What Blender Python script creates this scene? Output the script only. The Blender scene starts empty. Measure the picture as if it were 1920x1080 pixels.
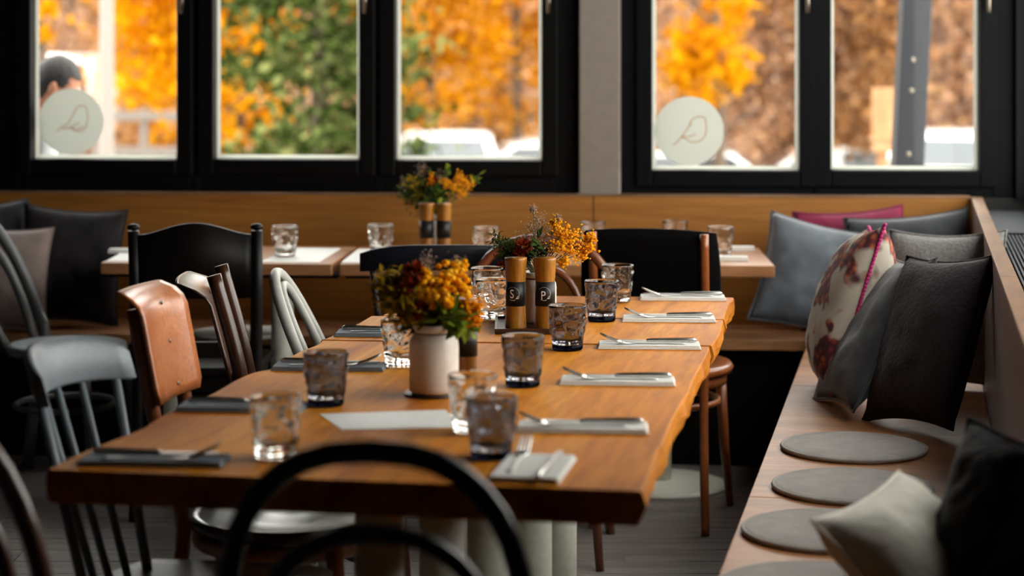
import bpy, bmesh, math, random
from mathutils import Vector, Matrix, noise
R = math.radians
random.seed(7)
SC = bpy.context.scene
COL = SC.collection

# ------------------------------------------------------------------ camera, world, exposure
F, CX, HY, CH = 3750.0, 960.0, 100.0, 1.45      # focal length (px of 1920), principal point, eye height
cam_d = bpy.data.cameras.new('camera')
cam = bpy.data.objects.new('camera', cam_d)
COL.objects.link(cam)
cam.location = (0, 0, CH)
cam.rotation_euler = (R(90), 0, 0)
cam_d.sensor_width = 36.0
cam_d.lens = F / 1920 * 36
cam_d.shift_y = -(540 - HY) / 1920
cam_d.clip_start = 0.05
cam_d.clip_end = 400
cam_d.dof.use_dof = True
cam_d.dof.focus_distance = 5.08
cam_d.dof.aperture_fstop = 2.3
SC.camera = cam
SC.view_settings.view_transform = 'Standard'
SC.view_settings.look = 'None'
SC.view_settings.exposure = 1.5
SC.view_settings.gamma = 1.0
SC.view_settings.use_curve_mapping = False
SC.cycles.use_denoising = True
SC.cycles.max_bounces = 14
SC.cycles.diffuse_bounces = 4
SC.cycles.glossy_bounces = 5
SC.cycles.transmission_bounces = 12
SC.cycles.transparent_max_bounces = 16
SC.cycles.sample_clamp_indirect = 6.0
SC.cycles.caustics_reflective = False
wd = bpy.data.worlds.new('overcast_sky')
SC.world = wd
wd.use_nodes = True
_bg = wd.node_tree.nodes['Background']
_bg.inputs[0].default_value = (1.0, 0.975, 0.93, 1)
_bg.inputs[1].default_value = 2.6

# ------------------------------------------------------------------ helpers
def lin(r, g, b):
    f = lambda c: (c / 255 / 12.92) if c <= 10 else ((c / 255 + .055) / 1.055) ** 2.4
    return (f(r), f(g), f(b), 1)

def at(px, py, d):
    """world point seen at a photo pixel, at depth d"""
    return Vector(((px - CX) * d / F, d, CH - (py - HY) * d / F))

def onz(px, py, z):
    """world point seen at a photo pixel, on the level plane z"""
    return at(px, py, F * (CH - z) / (py - HY))

def link(o):
    COL.objects.link(o)
    return o

def tag(o, label=None, cat=None, group=None, kind=None):
    if label: o['label'] = label
    if cat: o['category'] = cat
    if group: o['group'] = group
    if kind: o['kind'] = kind
    return o

def empty(name, loc=(0, 0, 0), rz=0, label=None, cat=None, group=None, kind=None):
    o = link(bpy.data.objects.new(name, None))
    o.empty_display_size = .1
    o.location = loc
    o.rotation_euler = (0, 0, rz)
    return tag(o, label, cat, group, kind)

def kids(o):
    return [c for c in bpy.data.objects if c.parent == o]

def dup(root, loc, rz=0, label=None, group=None):
    r = link(root.copy())
    r.location = loc
    r.rotation_euler = (0, 0, rz)
    if label: r['label'] = label
    if group: r['group'] = group
    for ch in kids(root):
        c = link(ch.copy()); c.parent = r
        for g in kids(ch):
            k = link(g.copy()); k.parent = c
    return r

def spline(pts, n=8, closed=False):
    """Catmull-Rom through the points"""
    P = [Vector(p) for p in pts]
    out = []
    m = len(P)
    rng = m if closed else m - 1
    for i in range(rng):
        if closed:
            a, b, c, d = P[(i - 1) % m], P[i], P[(i + 1) % m], P[(i + 2) % m]
        else:
            a, b, c, d = P[max(i - 1, 0)], P[i], P[i + 1], P[min(i + 2, m - 1)]
        for k in range(n):
            t = k / n
            out.append(.5 * ((2 * b) + (c - a) * t + (2 * a - 5 * b + 4 * c - d) * t * t + (3 * b - a - 3 * c + d) * t ** 3))
    if not closed:
        out.append(P[-1].copy())
    return out

class MB:
    def __init__(self):
        self.bm = bmesh.new()
    def box(self, lo, hi, rz=0, piv=None):
        vs = []
        for x in (lo[0], hi[0]):
            for y in (lo[1], hi[1]):
                for z in (lo[2], hi[2]):
                    vs.append(Vector((x, y, z)))
        if rz:
            m = Matrix.Rotation(rz, 3, 'Z'); p = Vector(piv or (0, 0, 0))
            vs = [m @ (v - p) + p for v in vs]
        v = [self.bm.verts.new(q) for q in vs]
        for f in ((0, 1, 3, 2), (4, 6, 7, 5), (0, 4, 5, 1), (2, 3, 7, 6), (0, 2, 6, 4), (1, 5, 7, 3)):
            self.bm.faces.new([v[i] for i in f])
        return self
    def prism(self, poly, z0, z1):
        """upright prism over a plan polygon (counter-clockwise)"""
        lo = [self.bm.verts.new((p[0], p[1], z0)) for p in poly]
        hi = [self.bm.verts.new((p[0], p[1], z1)) for p in poly]
        n = len(poly)
        for i in range(n):
            j = (i + 1) % n
            self.bm.faces.new((lo[i], lo[j], hi[j], hi[i]))
        self.bm.faces.new(hi)
        self.bm.faces.new(lo[::-1])
        return self
    def tube(self, pts, r, seg=10, closed=False, cap=True, flat=1.0):
        """round bar along pts; r a number or one per point"""
        P = [Vector(p) for p in pts]
        n = len(P)
        rad = r if isinstance(r, (list, tuple)) else [r] * n
        rings = []
        up = None
        for i in range(n):
            if closed: t = P[(i + 1) % n] - P[(i - 1) % n]
            else: t = P[min(i + 1, n - 1)] - P[max(i - 1, 0)]
            if t.length < 1e-9: t = Vector((0, 0, 1))
            t.normalize()
            if up is None:
                up = Vector((0, 0, 1)) if abs(t.z) < .9 else Vector((0, 1, 0))
            a = up - t * up.dot(t)
            if a.length < 1e-6: a = t.orthogonal()
            a.normalize(); up = a
            b = t.cross(a)
            rings.append([self.bm.verts.new(P[i] + (a * math.cos(q) + b * math.sin(q) * flat) * rad[i])
                          for q in (2 * math.pi * k / seg for k in range(seg))])
        m = n if closed else n - 1
        for i in range(m):
            A, B = rings[i], rings[(i + 1) % n]
            for k in range(seg):
                self.bm.faces.new((A[k], A[(k + 1) % seg], B[(k + 1) % seg], B[k]))
        if cap and not closed:
            self.bm.faces.new(rings[0][::-1]); self.bm.faces.new(rings[-1])
        return self
    def lathe(self, prof, seg=24, c=(0, 0, 0), fn=None, closed=False):
        """turn (radius, z) pairs about a vertical axis; a radius of 0 closes the end"""
        rings = []
        for (r, z) in prof:
            if r < 1e-6:
                rings.append([self.bm.verts.new((c[0], c[1], c[2] + z))])
            else:
                ring = []
                for k in range(seg):
                    q = 2 * math.pi * k / seg
                    rr = r + (fn(q, z, r) if fn else 0)
                    ring.append(self.bm.verts.new((c[0] + rr * math.cos(q), c[1] + rr * math.sin(q), c[2] + z)))
                rings.append(ring)
        m = len(rings)
        for i in range(m if closed else m - 1):
            A, B = rings[i], rings[(i + 1) % m]
            for k in range(seg):
                j = (k + 1) % seg
                if len(A) == 1 and len(B) == 1: break
                if len(A) == 1: self.bm.faces.new((A[0], B[j], B[k]))
                elif len(B) == 1: self.bm.faces.new((A[k], A[j], B[0]))
                else: self.bm.faces.new((A[k], A[j], B[j], B[k]))
        return self
    def ball(self, c, r, sub=1, s=(1, 1, 1), jit=0):
        d = bmesh.ops.create_icosphere(self.bm, subdivisions=sub, radius=1)
        for v in d['verts']:
            k = 1 + (random.uniform(-jit, jit) if jit else 0)
            v.co = Vector((c[0] + v.co.x * r * s[0] * k, c[1] + v.co.y * r * s[1] * k, c[2] + v.co.z * r * s[2] * k))
        return self
    def grid(self, rows, closed_u=False):
        """quad sheet over rows of points"""
        V = [[self.bm.verts.new(p) for p in row] for row in rows]
        for i in range(len(V) - 1):
            n = len(V[i])
            for k in range(n if closed_u else n - 1):
                j = (k + 1) % n
                self.bm.faces.new((V[i][k], V[i][j], V[i + 1][j], V[i + 1][k]))
        return V
    def leaf(self, p, d, L, W, bend=.2):
        """small pointed leaf: a folded lens of faces"""
        d = Vector(d).normalized()
        s = d.cross(Vector((random.uniform(-1, 1), random.uniform(-1, 1), 1))).normalized()
        n = s.cross(d)
        p = Vector(p)
        a = self.bm.verts.new(p)
        m1 = self.bm.verts.new(p + d * L * .5 + n * L * bend * .5)
        l = self.bm.verts.new(p + d * L * .45 + s * W * .5)
        r = self.bm.verts.new(p + d * L * .45 - s * W * .5)
        e = self.bm.verts.new(p + d * L)
        for f in ((a, m1, l), (a, r, m1), (l, m1, e), (m1, r, e)):
            self.bm.faces.new(f)
        return self
    def build(self, name, mat, parent=None, smooth=True, bevel=0, bseg=2, world=False, sub=0):
        bmesh.ops.recalc_face_normals(self.bm, faces=self.bm.faces)
        me = bpy.data.meshes.new(name)
        self.bm.to_mesh(me); self.bm.free()
        if smooth:
            me.polygons.foreach_set('use_smooth', [True] * len(me.polygons))
        if mat: me.materials.append(mat)
        o = link(bpy.data.objects.new(name, me))
        if parent:
            o.parent = parent
            if world:
                m = Matrix.Translation(parent.location) @ parent.rotation_euler.to_matrix().to_4x4()
                if parent.parent:
                    p = parent.parent
                    m = Matrix.Translation(p.location) @ p.rotation_euler.to_matrix().to_4x4() @ parent.matrix_parent_inverse @ m
                o.matrix_parent_inverse = m.inverted()
        if bevel:
            b = o.modifiers.new('bevel', 'BEVEL'); b.width = bevel; b.segments = bseg; b.limit_method = 'ANGLE'; b.angle_limit = R(35)
            if smooth:
                try:
                    w = o.modifiers.new('weighted', 'WEIGHTED_NORMAL'); w.keep_sharp = True
                except Exception: pass
        if sub:
            s = o.modifiers.new('sub', 'SUBSURF'); s.levels = sub; s.render_levels = sub
        return o

# ------------------------------------------------------------------ materials
def new_mat(name):
    m = bpy.data.materials.new(name); m.use_nodes = True
    nt = m.node_tree
    return m, nt, nt.nodes['Principled BSDF'], nt.nodes['Material Output']

def N(nt, t, **k):
    n = nt.nodes.new(t)
    for a, v in k.items(): setattr(n, a, v)
    return n

def ramp(nt, stops):
    r = N(nt, 'ShaderNodeValToRGB')
    e = r.color_ramp.elements
    while len(e) < len(stops): e.new(.5)
    for el, (p, c) in zip(e, stops):
        el.position = p; el.color = c
    return r

def plain(name, c, rough=.5, metal=0, spec=.5, bump=0, bscale=60, sheen=0, vary=0, coat=0):
    m, nt, b, _ = new_mat(name)
    b.inputs['Base Color'].default_value = c
    b.inputs['Roughness'].default_value = rough
    b.inputs['Metallic'].default_value = metal
    b.inputs['Specular IOR Level'].default_value = spec
    b.inputs['Sheen Weight'].default_value = sheen
    b.inputs['Sheen Roughness'].default_value = .4
    b.inputs['Coat Weight'].default_value = coat
    tc = N(nt, 'ShaderNodeTexCoord')
    nz = N(nt, 'ShaderNodeTexNoise')
    nz.inputs['Scale'].default_value = bscale
    nz.inputs['Detail'].default_value = 4
    nt.links.new(tc.outputs['Object'], nz.inputs['Vector'])
    v = vary or .06
    lo = tuple(x * (1 - v) for x in c[:3]) + (1,)
    hi = tuple(min(1, x * (1 + v)) for x in c[:3]) + (1,)
    rp = ramp(nt, [(.3, lo), (.7, hi)])
    nt.links.new(nz.outputs['Fac'], rp.inputs['Fac'])
    nt.links.new(rp.outputs['Color'], b.inputs['Base Color'])
    if bump:
        bp = N(nt, 'ShaderNodeBump'); bp.inputs['Strength'].default_value = bump; bp.inputs['Distance'].default_value = .01
        nt.links.new(nz.outputs['Fac'], bp.inputs['Height']); nt.links.new(bp.outputs['Normal'], b.inputs['Normal'])
    return m

def wood(name, dark, mid, light, along='Y', scale=6.0, stretch=.09, rough=.4, spec=.5, coat=0, bump=.08, knots=0):
    """long-grain timber; grain runs along the object's own axis"""
    m, nt, b, _ = new_mat(name)
    tc = N(nt, 'ShaderNodeTexCoord')
    mp = N(nt, 'ShaderNodeMapping')
    s = [1, 1, 1]; s['XYZ'.index(along)] = stretch
    mp.inputs['Scale'].default_value = s
    nt.links.new(tc.outputs['Object'], mp.inputs['Vector'])
    n1 = N(nt, 'ShaderNodeTexNoise'); n1.inputs['Scale'].default_value = scale; n1.inputs['Detail'].default_value = 5; n1.inputs['Distortion'].default_value = 1.2
    n2 = N(nt, 'ShaderNodeTexNoise'); n2.inputs['Scale'].default_value = scale * 14; n2.inputs['Detail'].default_value = 3
    for n in (n1, n2): nt.links.new(mp.outputs['Vector'], n.inputs['Vector'])
    r1 = ramp(nt, [(.32, dark), (.5, mid), (.68, light)])
    nt.links.new(n1.outputs['Fac'], r1.inputs['Fac'])
    r2 = ramp(nt, [(.3, (.62, .58, .55, 1)), (.6, (1, 1, 1, 1))])
    nt.links.new(n2.outputs['Fac'], r2.inputs['Fac'])
    mx = N(nt, 'ShaderNodeMixRGB', blend_type='MULTIPLY'); mx.inputs['Fac'].default_value = .7
    nt.links.new(r1.outputs['Color'], mx.inputs['Color1']); nt.links.new(r2.outputs['Color'], mx.inputs['Color2'])
    last = mx.outputs['Color']
    if knots:
        n3 = N(nt, 'ShaderNodeTexNoise'); n3.inputs['Scale'].default_value = 3.1; n3.inputs['Detail'].default_value = 2
        nt.links.new(tc.outputs['Object'], n3.inputs['Vector'])
        r3 = ramp(nt, [(.27, (.35, .27, .22, 1)), (.36, (1, 1, 1, 1))])
        nt.links.new(n3.outputs['Fac'], r3.inputs['Fac'])
        m3 = N(nt, 'ShaderNodeMixRGB', blend_type='MULTIPLY'); m3.inputs['Fac'].default_value = knots
        nt.links.new(last, m3.inputs['Color1']); nt.links.new(r3.outputs['Color'], m3.inputs['Color2'])
        last = m3.outputs['Color']
    nt.links.new(last, b.inputs['Base Color'])
    b.inputs['Roughness'].default_value = rough
    b.inputs['Specular IOR Level'].default_value = spec
    b.inputs['Coat Weight'].default_value = coat
    b.inputs['Coat Roughness'].default_value = .2
    bp = N(nt, 'ShaderNodeBump'); bp.inputs['Strength'].default_value = bump; bp.inputs['Distance'].default_value = .004
    nt.links.new(n2.outputs['Fac'], bp.inputs['Height']); nt.links.new(bp.outputs['Normal'], b.inputs['Normal'])
    return m

def glass_mat(name, c, rough=.0, bump=0):
    m, nt, b, o = new_mat(name)
    g = N(nt, 'ShaderNodeBsdfGlass')
    g.inputs['Color'].default_value = c; g.inputs['Roughness'].default_value = rough; g.inputs['IOR'].default_value = 1.5
    nt.nodes.remove(b)
    nt.links.new(g.outputs[0], o.inputs['Surface'])
    return m

def pane_mat(name):
    """thin clear glazing: straight-through with a fresnel reflection"""
    m, nt, b, o = new_mat(name)
    nt.nodes.remove(b)
    t = N(nt, 'ShaderNodeBsdfTransparent'); t.inputs[0].default_value = (.96, .97, .96, 1)
    g = N(nt, 'ShaderNodeBsdfGlossy'); g.inputs['Roughness'].default_value = .02
    lw = N(nt, 'ShaderNodeLayerWeight'); lw.inputs['Blend'].default_value = .5
    pw = N(nt, 'ShaderNodeMath', operation='POWER'); pw.inputs[1].default_value = 5
    f = N(nt, 'ShaderNodeMath', operation='MULTIPLY_ADD'); f.inputs[1].default_value = .4; f.inputs[2].default_value = .006
    nt.links.new(lw.outputs['Facing'], pw.inputs[0]); nt.links.new(pw.outputs[0], f.inputs[0])
    x = N(nt, 'ShaderNodeMixShader')
    nt.links.new(f.outputs[0], x.inputs[0]); nt.links.new(t.outputs[0], x.inputs[1]); nt.links.new(g.outputs[0], x.inputs[2])
    nt.links.new(x.outputs[0], o.inputs['Surface'])
    return m

def milky(name, c, thru=.6):
    """frosted film: part reflects, part lets light through"""
    m, nt, b, o = new_mat(name)
    nt.nodes.remove(b)
    d = N(nt, 'ShaderNodeBsdfDiffuse'); d.inputs[0].default_value = c
    t = N(nt, 'ShaderNodeBsdfTranslucent'); t.inputs[0].default_value = c
    x = N(nt, 'ShaderNodeMixShader'); x.inputs[0].default_value = thru
    nt.links.new(d.outputs[0], x.inputs[1]); nt.links.new(t.outputs[0], x.inputs[2]); nt.links.new(x.outputs[0], o.inputs['Surface'])
    return m

def leaf_mat(name, stops, thru=.35):
    """every leaf (mesh island) takes its own tint"""
    m, nt, b, o = new_mat(name)
    nt.nodes.remove(b)
    g = N(nt, 'ShaderNodeNewGeometry')
    rp = ramp(nt, stops)
    nt.links.new(g.outputs['Random Per Island'], rp.inputs['Fac'])
    d = N(nt, 'ShaderNodeBsdfDiffuse'); t = N(nt, 'ShaderNodeBsdfTranslucent')
    x = N(nt, 'ShaderNodeMixShader'); x.inputs[0].default_value = thru
    for n in (d, t): nt.links.new(rp.outputs['Color'], n.inputs[0])
    nt.links.new(d.outputs[0], x.inputs[1]); nt.links.new(t.outputs[0], x.inputs[2]); nt.links.new(x.outputs[0], o.inputs['Surface'])
    return m

def floral(name):
    """printed cloth: pale ground with clustered red, rust and plum blooms"""
    m, nt, b, _ = new_mat(name)
    tc = N(nt, 'ShaderNodeTexCoord')
    base = lin(176, 166, 152)
    v1 = N(nt, 'ShaderNodeTexVoronoi'); v1.inputs['Scale'].default_value = 42
    v2 = N(nt, 'ShaderNodeTexNoise'); v2.inputs['Scale'].default_value = 9; v2.inputs['Detail'].default_value = 2
    v3 = N(nt, 'ShaderNodeTexNoise'); v3.inputs['Scale'].default_value = 5
    for n in (v1, v2, v3): nt.links.new(tc.outputs['Object'], n.inputs['Vector'])
    r1 = ramp(nt, [(0, lin(190, 110, 60)), (.35, lin(140, 62, 42)), (.6, lin(80, 30, 40)), (1, lin(50, 28, 30))])
    nt.links.new(v1.outputs['Distance'], r1.inputs['Fac'])
    mask = ramp(nt, [(.47, (0, 0, 0, 1)), (.52, (1, 1, 1, 1))])
    nt.links.new(v2.outputs['Fac'], mask.inputs['Fac'])
    x = N(nt, 'ShaderNodeMixRGB'); x.inputs['Color1'].default_value = base
    nt.links.new(mask.outputs['Color'], x.inputs['Fac']); nt.links.new(r1.outputs['Color'], x.inputs['Color2'])
    m2 = ramp(nt, [(.6, (0, 0, 0, 1)), (.66, (1, 1, 1, 1))])
    nt.links.new(v3.outputs['Fac'], m2.inputs['Fac'])
    y = N(nt, 'ShaderNodeMixRGB'); y.inputs['Color2'].default_value = lin(70, 78, 60)
    nt.links.new(m2.outputs['Color'], y.inputs['Fac']); nt.links.new(x.outputs['Color'], y.inputs['Color1'])
    nt.links.new(y.outputs['Color'], b.inputs['Base Color'])
    b.inputs['Roughness'].default_value = .85
    return m

M = {}
M['table'] = wood('oiled_oak', lin(176, 98, 18), lin(212, 130, 30), lin(228, 152, 48), 'Y', 5, .1, rough=.55, spec=.16, knots=.5, bump=.12)
M['bark_edge'] = wood('live_edge', lin(150, 95, 55), lin(185, 122, 78), lin(205, 145, 100), 'Y', 7, .15, rough=.6)
M['bench'] = wood('bench_oak', lin(140, 94, 58), lin(166, 114, 74), lin(182, 130, 88), 'X', 7, .12, rough=.45, spec=.4, bump=.08)
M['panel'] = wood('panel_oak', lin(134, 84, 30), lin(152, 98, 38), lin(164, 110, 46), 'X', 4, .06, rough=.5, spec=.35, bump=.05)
M['cap'] = wood('cap_oak', lin(104, 74, 48), lin(122, 88, 60), lin(136, 102, 72), 'Y', 6, .1, rough=.45)
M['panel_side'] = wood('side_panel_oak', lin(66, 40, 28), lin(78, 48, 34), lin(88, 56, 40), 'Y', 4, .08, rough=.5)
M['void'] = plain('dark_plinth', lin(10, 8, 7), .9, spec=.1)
M['black_frame'] = plain('black_window_paint', lin(6, 5, 5), .55, spec=.12)
M['grey_frame'] = plain('charcoal_window_paint', lin(11, 12, 14), .6, spec=.06)
M['pillar'] = plain('pillar_plaster', lin(128, 118, 108), .7, bump=.05, bscale=30)
M['wall'] = plain('dark_wall_paint', lin(22, 20, 19), .85)
M['ceiling'] = plain('dark_ceiling', lin(22, 19, 17), .9)
M['floor'] = wood('grey_floor_oak', lin(104, 96, 92), lin(134, 126, 122), lin(154, 146, 140), 'X', 6, .08, rough=.5, spec=.4, bump=.15)
M['pane'] = pane_mat('window_glass')
M['frost'] = milky('frosted_glass_border', lin(225, 226, 220), .75)  # glazing spacer; translucency imitates its sky-lit brightness
M['sticker'] = milky('frosted_sticker', lin(206, 208, 202), .62)
M['bird'] = milky('copper_print', lin(190, 130, 80), .5)
M['ledge'] = plain('grey_sill_metal', lin(56, 59, 63), .5, spec=.5)
M['cream'] = plain('cream_powder_coat', lin(206, 206, 192), .45)
M['black_gloss'] = plain('black_lacquer', lin(8, 8, 9), .28, spec=.5)
M['brown_bent'] = wood('bentwood_brown', lin(84, 40, 20), lin(112, 58, 30), lin(134, 74, 42), 'Z', 8, .2, rough=.3, spec=.5, coat=.3)
M['dark_bent'] = wood('bentwood_dark', lin(50, 28, 17), lin(72, 42, 26), lin(94, 58, 38), 'Z', 8, .2, rough=.3, spec=.5, coat=.3)
M['honey_bent'] = wood('bentwood_honey', lin(120, 62, 26), lin(150, 82, 38), lin(170, 98, 52), 'Z', 8, .2, rough=.3, coat=.3)
M['pale_bent'] = plain('pale_grey_lacquer', lin(190, 190, 182), .38, spec=.5)
M['grey_paint'] = plain('grey_chair_paint', lin(128, 136, 142), .42, spec=.5)
M['smoke_paint'] = plain('dark_grey_chair_paint', lin(86, 86, 86), .4, spec=.5)
M['navy'] = plain('navy_chair_paint', lin(16, 20, 30), .45, spec=.35)
M['ply'] = wood('honey_plywood', lin(170, 92, 44), lin(192, 112, 60), lin(206, 130, 78), 'Y', 7, .15, rough=.3, spec=.5, coat=.35)
M['ply_dark'] = wood('walnut_plywood', lin(60, 34, 22), lin(82, 50, 34), lin(100, 64, 46), 'Y', 7, .15, rough=.3, coat=.3)
M['dark_wood'] = wood('ebonised_wood', lin(11, 7, 6), lin(16, 10, 8), lin(22, 14, 11), 'Z', 7, .15, rough=.5, spec=.25)
M['velvet_black'] = plain('black_upholstery', lin(6, 5, 5), .95, spec=.1)
M['steel'] = plain('cutlery_steel', lin(214, 212, 208), .3, metal=1)
M['bolt'] = plain('bolt_steel', lin(150, 140, 125), .3, metal=1)
M['napkin'] = plain('white_linen', lin(228, 226, 220), .85, bump=.15, bscale=160)
M['napkin_grey'] = plain('grey_linen', lin(122, 130, 138), .85, bump=.15, bscale=160)  # same white linen, with the left side's shade put into the colour
M['paper'] = plain('white_paper', lin(235, 234, 230), .6)
M['clear'] = glass_mat('clear_pressed_glass', (.98, .98, .97, 1))
M['smoke'] = glass_mat('smoke_pressed_glass', (.71, .72, .75, 1))
M['smoke_base'] = glass_mat('smoke_glass_base', (.09, .10, .14, 1))
M['ceramic'] = plain('white_glazed_jar', lin(226, 218, 208), .35, spec=.5)
M['grind_wood'] = wood('grinder_acacia', lin(112, 66, 10), lin(160, 102, 18), lin(190, 130, 34), 'Z', 14, .15, rough=.35, spec=.5, coat=.2)
M['band'] = plain('black_band', lin(8, 8, 9), .5)
M['ink'] = plain('white_print', lin(235, 235, 230), .6)
M['tray'] = wood('tray_walnut', lin(44, 24, 14), lin(62, 36, 22), lin(80, 48, 30), 'X', 10, .15, rough=.4)
M['stem'] = plain('flower_stem', lin(86, 88, 40), .7)
M['yellow'] = leaf_mat('yellow_bloom', [(0, lin(222, 140, 14)), (.5, lin(245, 172, 24)), (1, lin(252, 196, 60))], .25)
M['orange'] = leaf_mat('orange_bloom', [(0, lin(205, 110, 10)), (1, lin(240, 160, 20))], .25)
M['red'] = leaf_mat('red_bloom', [(0, lin(90, 22, 16)), (.6, lin(140, 48, 26)), (1, lin(170, 80, 40))], .2)
M['green'] = leaf_mat('green_leaf', [(0, lin(60, 80, 24)), (.6, lin(104, 122, 34)), (1, lin(150, 156, 60))], .3)
M['deep_green'] = leaf_mat('deep_green_leaf', [(0, lin(38, 56, 28)), (1, lin(74, 96, 48))], .3)
M['olive'] = leaf_mat('olive_leaf', [(0, lin(96, 88, 26)), (.5, lin(150, 124, 30)), (1, lin(196, 150, 40))], .3)
M['lilac'] = leaf_mat('dried_lilac', [(0, lin(140, 110, 96)), (.5, lin(176, 146, 130)), (1, lin(200, 176, 160))], .25)
M['pad'] = plain('grey_felt', lin(156, 152, 147), .9, bump=.3, bscale=22, sheen=.3, vary=.12)
M['pad_light'] = plain('light_felt', lin(206, 204, 198), .9, sheen=.2)
M['tagm'] = plain('brown_label', lin(96, 78, 44), .7)
M['grey_velvet'] = plain('grey_velvet', lin(80, 86, 94), .8, bump=.5, bscale=9, sheen=.5, vary=.4)
M['dark_velvet'] = plain('dark_grey_velvet', lin(44, 47, 51), .8, bump=.35, bscale=14, sheen=.3, vary=.3)
M['burgundy'] = plain('burgundy_velvet', lin(118, 12, 54), .8, sheen=.05, vary=.15)
M['plum'] = plain('plum_wool', lin(30, 18, 24), .9, bump=.4, bscale=90, sheen=.05, vary=.2)
M['grey_wool'] = plain('grey_wool', lin(120, 118, 116), .9, bump=.5, bscale=110, sheen=.3, vary=.2)
M['white_wool'] = plain('off_white_wool', lin(242, 236, 222), .9, bump=.3, bscale=50, sheen=.3, vary=.08)
M['fur'] = plain('dark_fur', lin(26, 27, 31), .9, bump=.9, bscale=26, sheen=.25, vary=.6)
M['fur_print'] = plain('dark_print', lin(22, 17, 20), .9, bump=.4, bscale=20, sheen=.1, vary=.7)
M['mauve'] = plain('mauve_linen', lin(132, 114, 108), .85, bump=.2, bscale=18, sheen=.3)
M['floral'] = floral('floral_print')
M['trim'] = plain('magenta_trim', lin(170, 22, 100), .7)
M['bark'] = plain('tree_bark', lin(96, 80, 66), .9, bump=.6, bscale=12, vary=.3)
M['asphalt'] = plain('outdoor_paving', lin(120, 116, 110), .9, vary=.12, bscale=2)
M['skin'] = plain('skin', lin(206, 140, 110), .6)
M['hair'] = plain('dark_hair', lin(34, 28, 26), .6, bump=.6, bscale=120)
M['shirt'] = plain('white_shirt', lin(235, 235, 235), .8)
M['trouser'] = plain('navy_trousers', lin(44, 48, 60), .8)
M['car_white'] = plain('white_car_paint', lin(236, 236, 234), .25, spec=.6, coat=.6)
M['car_glass'] = plain('car_window', lin(60, 66, 70), .08, spec=.7)
M['tyre'] = plain('tyre_rubber', lin(26, 26, 26), .8)
M['alloy'] = plain('alloy_wheel', lin(150, 150, 152), .35, metal=1)
M['lamp_red'] = plain('red_lamp', lin(150, 20, 16), .3)
M['post'] = plain('blue_grey_post', lin(20, 22, 30), .6)
M['pale_wood'] = wood('pale_pine', lin(150, 100, 60), lin(170, 120, 78), lin(180, 136, 96), 'Z', 8, .15, rough=.6)
M['pale_metal'] = plain('pale_lamp_post', lin(120, 110, 102), .6)
M['house'] = plain('white_render', lin(236, 234, 230), .8)
M['tile'] = plain('roof_tile', lin(92, 70, 58), .8, vary=.2, bscale=4)
# ------------------------------------------------------------------ frames of reference
BETA, ALPHA = R(4.0), R(11.5)
WY = 7.43                                         # back wall: face of the bench panel at X = 0
def wall_s(px, t):
    """distance along the back wall seen at column px, on the plane t behind the bench panel"""
    k = (px - CX) / F
    cb, sb = math.cos(BETA), math.sin(BETA)
    return (k * (WY + t * cb) - t * sb) / (cb + k * sb)
def wall_z(py, s, t):
    d = WY - s * math.sin(BETA) + t * math.cos(BETA)
    return CH - (py - HY) * d / F
def wall_w(s, t, z=0):
    return Vector((s * math.cos(BETA) + t * math.sin(BETA), WY - s * math.sin(BETA) + t * math.cos(BETA), z))
BO = Vector((1.69, 7.36, 0))                      # right bench: inner top corner of its back
def to_b(p):
    d = Vector((p[0], p[1], 0)) - BO
    v = Vector((math.cos(ALPHA), -math.sin(ALPHA), 0)); u = Vector((math.sin(ALPHA), math.cos(ALPHA), 0))
    return d.dot(v), d.dot(u)
def from_b(x, y, z=0):
    return BO + Vector((math.cos(ALPHA) * x + math.sin(ALPHA) * y, -math.sin(ALPHA) * x + math.cos(ALPHA) * y, z))

# ------------------------------------------------------------------ the room
def struct(name, label, loc=(0, 0, 0), rz=0):
    return empty(name, loc, rz, label, None, None, 'structure')

fl = struct('floor', 'grey oak plank floor of the dining room')
far = [from_b(.5, -11), from_b(.5, .1), wall_w(1.7, .25), wall_w(-3.75, .25)]
poly = [(-3.75, -3), (far[0].x, -3)] + [(p.x, p.y) for p in far]
MB().prism(poly, -.16, -.012).build('subfloor', M['floor'], fl, smooth=False)
proto = None
bw, bl = .135, 1.75
for i in range(39):
    y = 2.2 + i * bw
    for k in range(3):
        x = -3.5 + k * (bl + .003) + (i * .61 % 1.0) * .9 - .45
        if proto is None:
            m = MB(); m.box((0, 0, -.012), (bl, bw - .004, 0))
            proto = m.build('floor_board', M['floor'], fl, smooth=False, bevel=.0015, bseg=1)
            o = proto
        else:
            o = link(proto.copy())
        if to_b((x + bl, y))[0] > .45: 
            x -= .5
        o.location = (x, y, random.uniform(-.0006, .0006))

def slab(name, label, lo, hi, mat, loc=(0, 0, 0), rz=0):
    m = MB(); m.box(lo, hi)
    o = m.build(name, mat, None, smooth=False)
    o.location = loc; o.rotation_euler = (0, 0, rz)
    return tag(o, label, kind='structure')
W0 = (0, WY, 0)
ZT = 2.3
wb = struct('wall_back', 'dark wall below and above the row of windows', W0, -BETA)
s_l, s_r = wall_s(-14, .11), wall_s(1904, .11)
m = MB(); m.box((-3.8, .09, 0), (2.3, .30, .915)); m.build('lower_wall', M['wall'], wb, smooth=False)
m = MB(); m.box((-3.8, .09, ZT), (2.3, .30, 2.75)); m.build('upper_wall', M['wall'], wb, smooth=False)
m = MB(); m.box((-3.8, .09, .915), (s_l, .30, ZT)); m.build('end_wall', M['wall'], wb, smooth=False)
m = MB(); m.box((s_r - .004, .07, .915), (2.3, .30, ZT)); m.build('corner_post', M['black_frame'], wb, smooth=False)
a, b = wall_s(1086, .05), wall_s(1162, .05)
m = MB(); m.box((a, .045, .915), (b, .30, ZT))
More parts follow.
